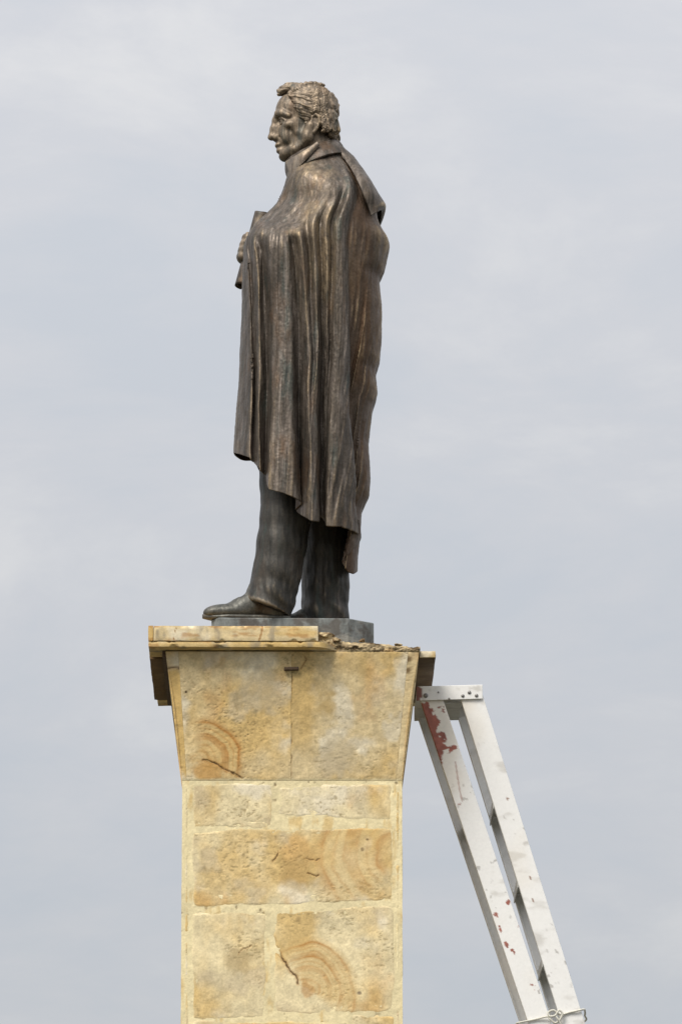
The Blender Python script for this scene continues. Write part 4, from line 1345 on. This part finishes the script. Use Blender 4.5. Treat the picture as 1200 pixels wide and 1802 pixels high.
# wings of the collar fold down towards the front
row = row + v_ * 7 * np.exp(-((np.abs(np.angle(np.exp(1j * ph))) - 0.55) / 0.28) ** 2)
Vc = np.stack([cx_ - rx_ * cs, ry_ * sn, -row], -1).reshape(-1, 3)
V = SW(Vc); F = grid_faces(NA, NB, True)
V = V + 0.0012 * np.stack([fbm(V * 40, 3, 81), fbm(V * 40 + 9, 3, 82), 0 * V[:, 0]], -1)
(r1, r2), N = ridge(V, F, (5, 20))
if ((V - V.mean(0)) * N)[:, :2].sum() < 0:
    F = F[:, ::-1]
collar = mesh('collar', V, F, M_BRONZE, cloak, attrs={'ridge': sstep(0.0003, 0.004, np.abs(r1) + np.abs(r2) * 0.5) * 0.7})
md = collar.modifiers.new('thickness', 'SOLIDIFY'); md.thickness = 0.010; md.offset = 0

for sd in (-1, 1):
    tt, vv_ = np.meshgrid(np.linspace(0, 1, 50), np.linspace(0, 1, 24), indexing='ij')
    tx = np.interp(tt, [0, .25, .5, .75, 1], [502.5, 514, 529, 544, 558]); ty = np.interp(tt, [0, .25, .5, .75, 1], [285, 279, 271, 262, 251])
    bx_ = np.interp(tt, [0, .25, .5, .75, 1], [512, 521, 533, 547, 561]); by_ = np.interp(tt, [0, .25, .5, .75, 1], [314, 302, 288, 272, 256])
    xx = tx * (1 - vv_) + bx_ * vv_; sn_ = ty * (1 - vv_) + by_ * vv_
    dy = soft_interp(xx, [498, 512, 522, 533, 545, 562], [8, 32, 46, 55, 55, 47], 3) + 5 * vv_ * (1 - tt) + 2.5 * np.sin(np.pi * vv_)
    row = sn_ + KY * dy / PXM
    V = SW(np.stack([xx, sd * dy, -row], -1).reshape(-1, 3)); F = grid_faces(50, 24)
    V = V + 0.001 * np.stack([fbm(V * 50, 3, 83), fbm(V * 50 + 9, 3, 84), 0 * V[:, 0]], -1)
    wng = mesh('collar_wing', V, F, M_WING, cloak, attrs={'ridge': 0.28 + 0.25 * sstep(-0.2, 0.4, fbm(V * 30, 3, 85)), 'rust': 0 * V[:, 0]})
    md = wng.modifiers.new('thickness', 'SOLIDIFY'); md.thickness = 0.006; md.offset = 0

# ------------------------------------------------------------------ ladder leaning on the right side
YN, YFAR = -0.170, 0.210
lad = thing('folding_ladder', 'white painted folding stepladder with red paint marks leaning on the right of the pedestal', 'ladder', (1.6, 0, 0))
WHITE, RED, GRIME = np.array([0.82, 0.81, 0.78]), np.array([0.30, 0.095, 0.065]), np.array([0.42, 0.39, 0.34])


def rail(c_top, c_bot, width, Yface, into, cell, seed, red=False, z_end=0.0, mat=M_PAINT):
    """C-section rail: its broad face at depth Yface, flanges turned towards `into`"""
    p0, p1 = at(*c_top, YN), at(*c_bot, YN)
    ax = p1 - p0; ax[1] = 0; ax /= np.linalg.norm(ax)
    L = (z_end - p0[2]) / ax[2]
    side = np.array([-ax[2], 0, ax[0]]); side *= -np.sign(side[0])          # points to the left of the rail
    Lh = min(L, 1.75)
    ts = np.concatenate([np.arange(0, Lh, cell), np.linspace(Lh, L, 40)])
    f = 0.032 * into; th = 0.0035 * into
    hw = width / 2
    n = max(6, int(width / cell))
    prof = [(hw - 0.003, f), (hw, f), (hw, f * 0.5), (hw, f * 0.1)] + [(hw - 0.001, 0.0)] + [(x, 0.0) for x in np.linspace(hw - 0.003, -hw + 0.003, n)] + [(-hw + 0.001, 0.0), (-hw, f * 0.1), (-hw, f * 0.5), (-hw, f), (-hw + 0.003, f), (-hw + 0.003, th), (hw - 0.003, th)]
    pr = np.array(prof); m = len(pr)
    V = p0[None, None] + ax[None, None] * ts[None, :, None] + side[None, None] * pr[:, 0][:, None, None]
    V = V.copy(); V[..., 1] = Yface + pr[:, 1][:, None]
    V = V + 0 * ts[None, :, None]
    F = grid_faces(m, len(ts), True)
    Vf = V.reshape(-1, 3)
    C = WHITE * np.ones((len(Vf), 3))
    q = Vf * np.array([1, 1, 1]) + seed
    C = lerp(C, GRIME, sstep(0.2, 0.55, fbm(q * np.array([9, 9, 22]), 4, seed)) * 0.45)
    C = lerp(C, GRIME * 0.6, sstep(0.40, 0.52, fbm(q * np.array([60, 60, 40]), 3, seed + 1)) * sstep(0.15, 0.4, fbm(q * 7, 3, seed + 2)) * 0.6)
    C = lerp(C, WHITE * np.array([0.93, 0.87, 0.78]), sstep(0.0, 0.4, fbm(q * 4 + 7, 3, seed + 5)) * 0.7)
    dl = np.broadcast_to(ts[None], V.shape[:2]).reshape(-1); lat = np.broadcast_to((pr[:, 0] / hw)[:, None], V.shape[:2]).reshape(-1)
    fr0 = np.broadcast_to((np.abs(pr[:, 1]) < 0.02)[:, None], V.shape[:2]).reshape(-1)
    if red:
        nn = fbm(q * np.array([45, 45, 30]), 4, seed + 3)
        edge_m = 0.80 * np.exp(-((dl - 0.13) / 0.12) ** 4) * sstep(-0.35, 1.0, lat) + 0.30 * np.exp(-((dl - 0.06) / 0.045) ** 2)
        m1 = sstep(0.36, 0.46, edge_m + 0.55 * nn + 0.3 * fbm(q * 90, 3, seed + 9))
        blot = np.zeros(len(Vf))
        for d0, l0, sd, sl in ((0.150, 0.15, 0.022, 0.35), (0.205, -0.45, 0.010, 0.55), (0.20, 0.2, 0.02, 0.5), (0.80, -0.75, 0.010, 0.22), (0.880, 0.72, 0.015, 0.16), (0.950, 0.62, 0.016, 0.22), (0.975, 0.30, 0.013, 0.3)):
            blot = np.maximum(blot, np.exp(-((dl - d0) / sd) ** 2 - ((lat - l0) / sl) ** 2))
        m1 = np.maximum(m1, sstep(0.42, 0.55, blot * (1 + 1.1 * fbm(q * 75, 3, seed + 13)) + 0.45 * nn * (blot > 0.1)))
        ln = seg_dist(lat * hw, dl, [(-0.010, 0.255), (-0.002, 0.30), (0.008, 0.36), (0.012, 0.40)])
        m1 = np.maximum(m1, (1 - sstep(0.0012, 0.0035, ln)) * 0.6)
        C = lerp(C, RED * (1 + 0.35 * fbm(q * 70, 3, seed + 4)[:, None]), m1 * fr0)
    else:
        for d0, l0, sd, sl in ((0.70, -0.2, 0.006, 0.1), (0.78, 0.2, 0.008, 0.12), (0.40, -0.35, 0.006, 0.1)):
            C = lerp(C, np.array([0.25, 0.13, 0.08]), sstep(0.35, 0.6, np.exp(-((dl - d0) / sd) ** 2 - ((lat - l0) / sl) ** 2) + 0.3 * fbm(q * 60, 3, seed)))
    o = mesh('rail', Vf, F, mat, lad, attrs={'Col': np.clip(C, 0.01, 0.85)}, smooth=False)
    return p0, ax, side, L


wL, wR = 0.0795, 0.0805
LT, LB = (757.5, 1226), (943.5, 1782)
RT, RB = (829, 1224), (998, 1768)
pL, aL, sL, LL = rail(LT, LB, wL, YN, 1, 0.0035, 301, red=True)
pR, aR, sR, LR = rail(RT, RB, wR, YN - 0.002, 1, 0.005, 302)
rail(LT, LB, wL, YFAR, -1, 0.02, 303)
rail(RT, RB, wR, YFAR + 0.002, -1, 0.02, 304)


def obox(o, a, s, l0, l1, w0, w1, y0, y1, name, mat, parent, bev=0.002, col=None):
    V, F = boxv(l0, l1, w0, w1, y0, y1, bev)
    W = o + a * V[:, :1] + s * V[:, 1:2]
    W[:, 1] = V[:, 2]
    at_ = {'Col': np.tile(np.array(WHITE if col is None else col), (len(W), 1))}
    return mesh(name, W, F, mat, parent, smooth=False, attrs=at_)


# treads between the right-hand rails, braces between the left-hand ones
zs = at(845, 1405, YN)
l_first = (zs[2] - pR[2]) / aR[2]
i = 0
while l_first + i * 0.300 < LR - 0.1:
    l0 = l_first + i * 0.300
    # each tread is a channel: flat top, two turned-down lips
    horiz = np.array([1.0, 0, 0])
    c = pR + aR * l0
    parts = [boxv(c[0] - 0.037, c[0] + 0.037, YN + 0.0045, YFAR - 0.0045, c[2] - 0.003, c[2] + 0.003),
             boxv(c[0] - 0.037, c[0] - 0.034, YN + 0.0045, YFAR - 0.0045, c[2] - 0.036, c[2] - 0.0031),
             boxv(c[0] + 0.034, c[0] + 0.037, YN + 0.0045, YFAR - 0.0045, c[2] - 0.036, c[2] - 0.0031)]
    VV = np.concatenate([p[0] for p in parts]); FF = [tuple(v + 8 * n for v in f) for n, p in enumerate(parts) for f in p[1]]
    mesh('tread', VV, FF, M_ALU, lad, smooth=False)
    i += 1
zs = at(790, 1425, YN)
l0 = (zs[2] - pL[2]) / aL[2]
for j in range(4):
    obox(pL, aL, sL, l0 + j * 1.2, l0 + j * 1.2 + 0.05, -0.012, 0.012, YN + 0.0045, YFAR - 0.0045, 'brace', M_ALU, lad, 0)
# top cap: a downward channel joining the four rails
zt, zb_ = Z(1208, YN - 0.01, 790), Z(1233, YN - 0.01, 790)
x0, x1 = X(732.5, YN, 1220), X(848.5, YN, 1220)
tilt = 0.03


def capbox(x0, x1, y0, y1, z0, z1, name, bev, mat=M_PAINT, parent=lad, redend=False):
    V, F = boxv(x0, x1, y0, y1, z0, z1, bev)
    if redend:
        import bmesh
        bm = bmesh.new(); vs = [bm.verts.new(v) for v in V]
        for f in F:
            bm.faces.new([vs[i] for i in f])
        bmesh.ops.subdivide_edges(bm, edges=[e for e in bm.edges if e.calc_length() > 0.02], cuts=30, use_grid_fill=True)
        bmesh.ops.triangulate(bm, faces=bm.faces[:])
        bm.verts.index_update()
        V = np.array([v.co[:] for v in bm.verts]); F = [[v.index for v in f.verts] for f in bm.faces]; bm.free()
    C = WHITE * 0.97 * np.ones((len(V), 3))
    C = lerp(C, GRIME, sstep(0.15, 0.5, fbm(V * 40, 4, 401)) * 0.5)
    if redend:
        C = lerp(C, np.array([0.22, 0.085, 0.065]), sstep(0.4, 0.55, 1.0 - (V[:, 0] - x0) / 0.030 + 0.5 * fbm(V * 60, 3, 402)))
    V = V.copy(); V[:, 2] += (V[:, 0] - x0) * tilt
    return mesh(name, V, F, mat, parent, smooth=False, attrs={'Col': C})


cap = capbox(x0, x1, YN - 0.0105, YN - 0.005, zb_, zt, 'top_cap', 0.0015, redend=True)
capbox(x0, x1, YFAR + 0.006, YFAR + 0.011, zb_, zt, 'cap_side', 0.0015, parent=cap)
capbox(x0 + 0.001, x1 - 0.001, YN - 0.0045, YFAR + 0.0055, zt - 0.006, zt - 0.0005, 'cap_plate', 0.001, parent=cap)
capbox(X(776, YN, 1240), X(812, YN, 1240), YN + 0.04, YFAR - 0.01, zb_ - 0.002, zb_ + 0.004, 'cap_stiffener', 0.0, M_ALU, cap)
for px, py, r in ((749, 1224, 0.0085), (771, 1218.5, 0.003), (790, 1229.5, 0.0035), (814, 1224.5, 0.006), (825.5, 1218.5, 0.0065), (838, 1224, 0.0065)):
    c = at(px, py, YN - 0.0105)
    th = np.linspace(0, 2 * np.pi, 16, endpoint=False)
    rows = [np.stack([c[0] + r * k * np.cos(th), np.full(16, c[1] - d), c[2] + r * k * np.sin(th)], -1) for k, d in ((1.0, -0.001), (1.0, 0.002), (0.75, 0.0035), (0.0, 0.004))]
    mesh('bolt', np.stack(rows, 1).reshape(-1, 3), grid_faces(16, 4, True), M_BOLT, cap)

# ------------------------------------------------------------------ rope lashing the two halves of the ladder
Yr = YN - 0.006


def smooth_path(P, n=12):
    P = np.array(P, float); out = []
    for i in range(len(P) - 1):
        p0, p1, p2, p3 = P[max(i - 1, 0)], P[i], P[i + 1], P[min(i + 2, len(P) - 1)]
        for t in np.linspace(0, 1, n, endpoint=False):
            out.append(0.5 * (2 * p1 + (p2 - p0) * t + (2 * p0 - 5 * p1 + 4 * p2 - p3) * t ** 2 + (3 * p1 - 3 * p2 + p3 - p0) * t ** 3))
    out.append(P[-1])
    return np.array(out)


R = lambda px, py, d=0.0: at(px, py, Yr - d)
path = [R(1028, 1776.5, -0.03), R(1022, 1777, 0.002), R(1000, 1782, 0), R(985, 1785.5, 0.004), R(974, 1778, 0.010), R(965, 1781, 0.012), R(966, 1788, 0.012), R(976, 1787, 0.016), R(983, 1778, 0.016), R(989, 1784, 0.013),
        R(984, 1795, 0.011), R(976, 1800, 0.008), R(968, 1794, 0.010), R(962, 1789, 0.006), R(945, 1793, 0.0), R(925, 1797, 0.0), R(913, 1799.5, 0.002), R(909, 1801, -0.03)]
P = smooth_path(path)
back = smooth_path([path[-1], np.array([path[-1][0] - 0.01, 0.0, path[-1][2] - 0.01]), np.array([path[-1][0], YFAR + 0.016, path[-1][2] - 0.015]), np.array([path[0][0], YFAR + 0.016, path[0][2]]), np.array([path[0][0] + 0.008, 0.0, path[0][2]]), path[0]])
V, F = tube(np.concatenate([P, back[1:]]), 0.0036, 8)
rope = mesh('rope', V, F, M_ROPE, None)
rope['label'] = 'thin pale rope knotted round the lower rails of the white ladder'; rope['category'] = 'rope'
tail = smooth_path([R(976, 1786, 0.014), R(981, 1793, 0.016), R(986, 1802, 0.012), R(990, 1815, 0.008), R(991, 1835, 0.006)])
V, F = tube(tail, 0.0033, 8)
mesh('rope_tail', V, F, M_ROPE, rope)
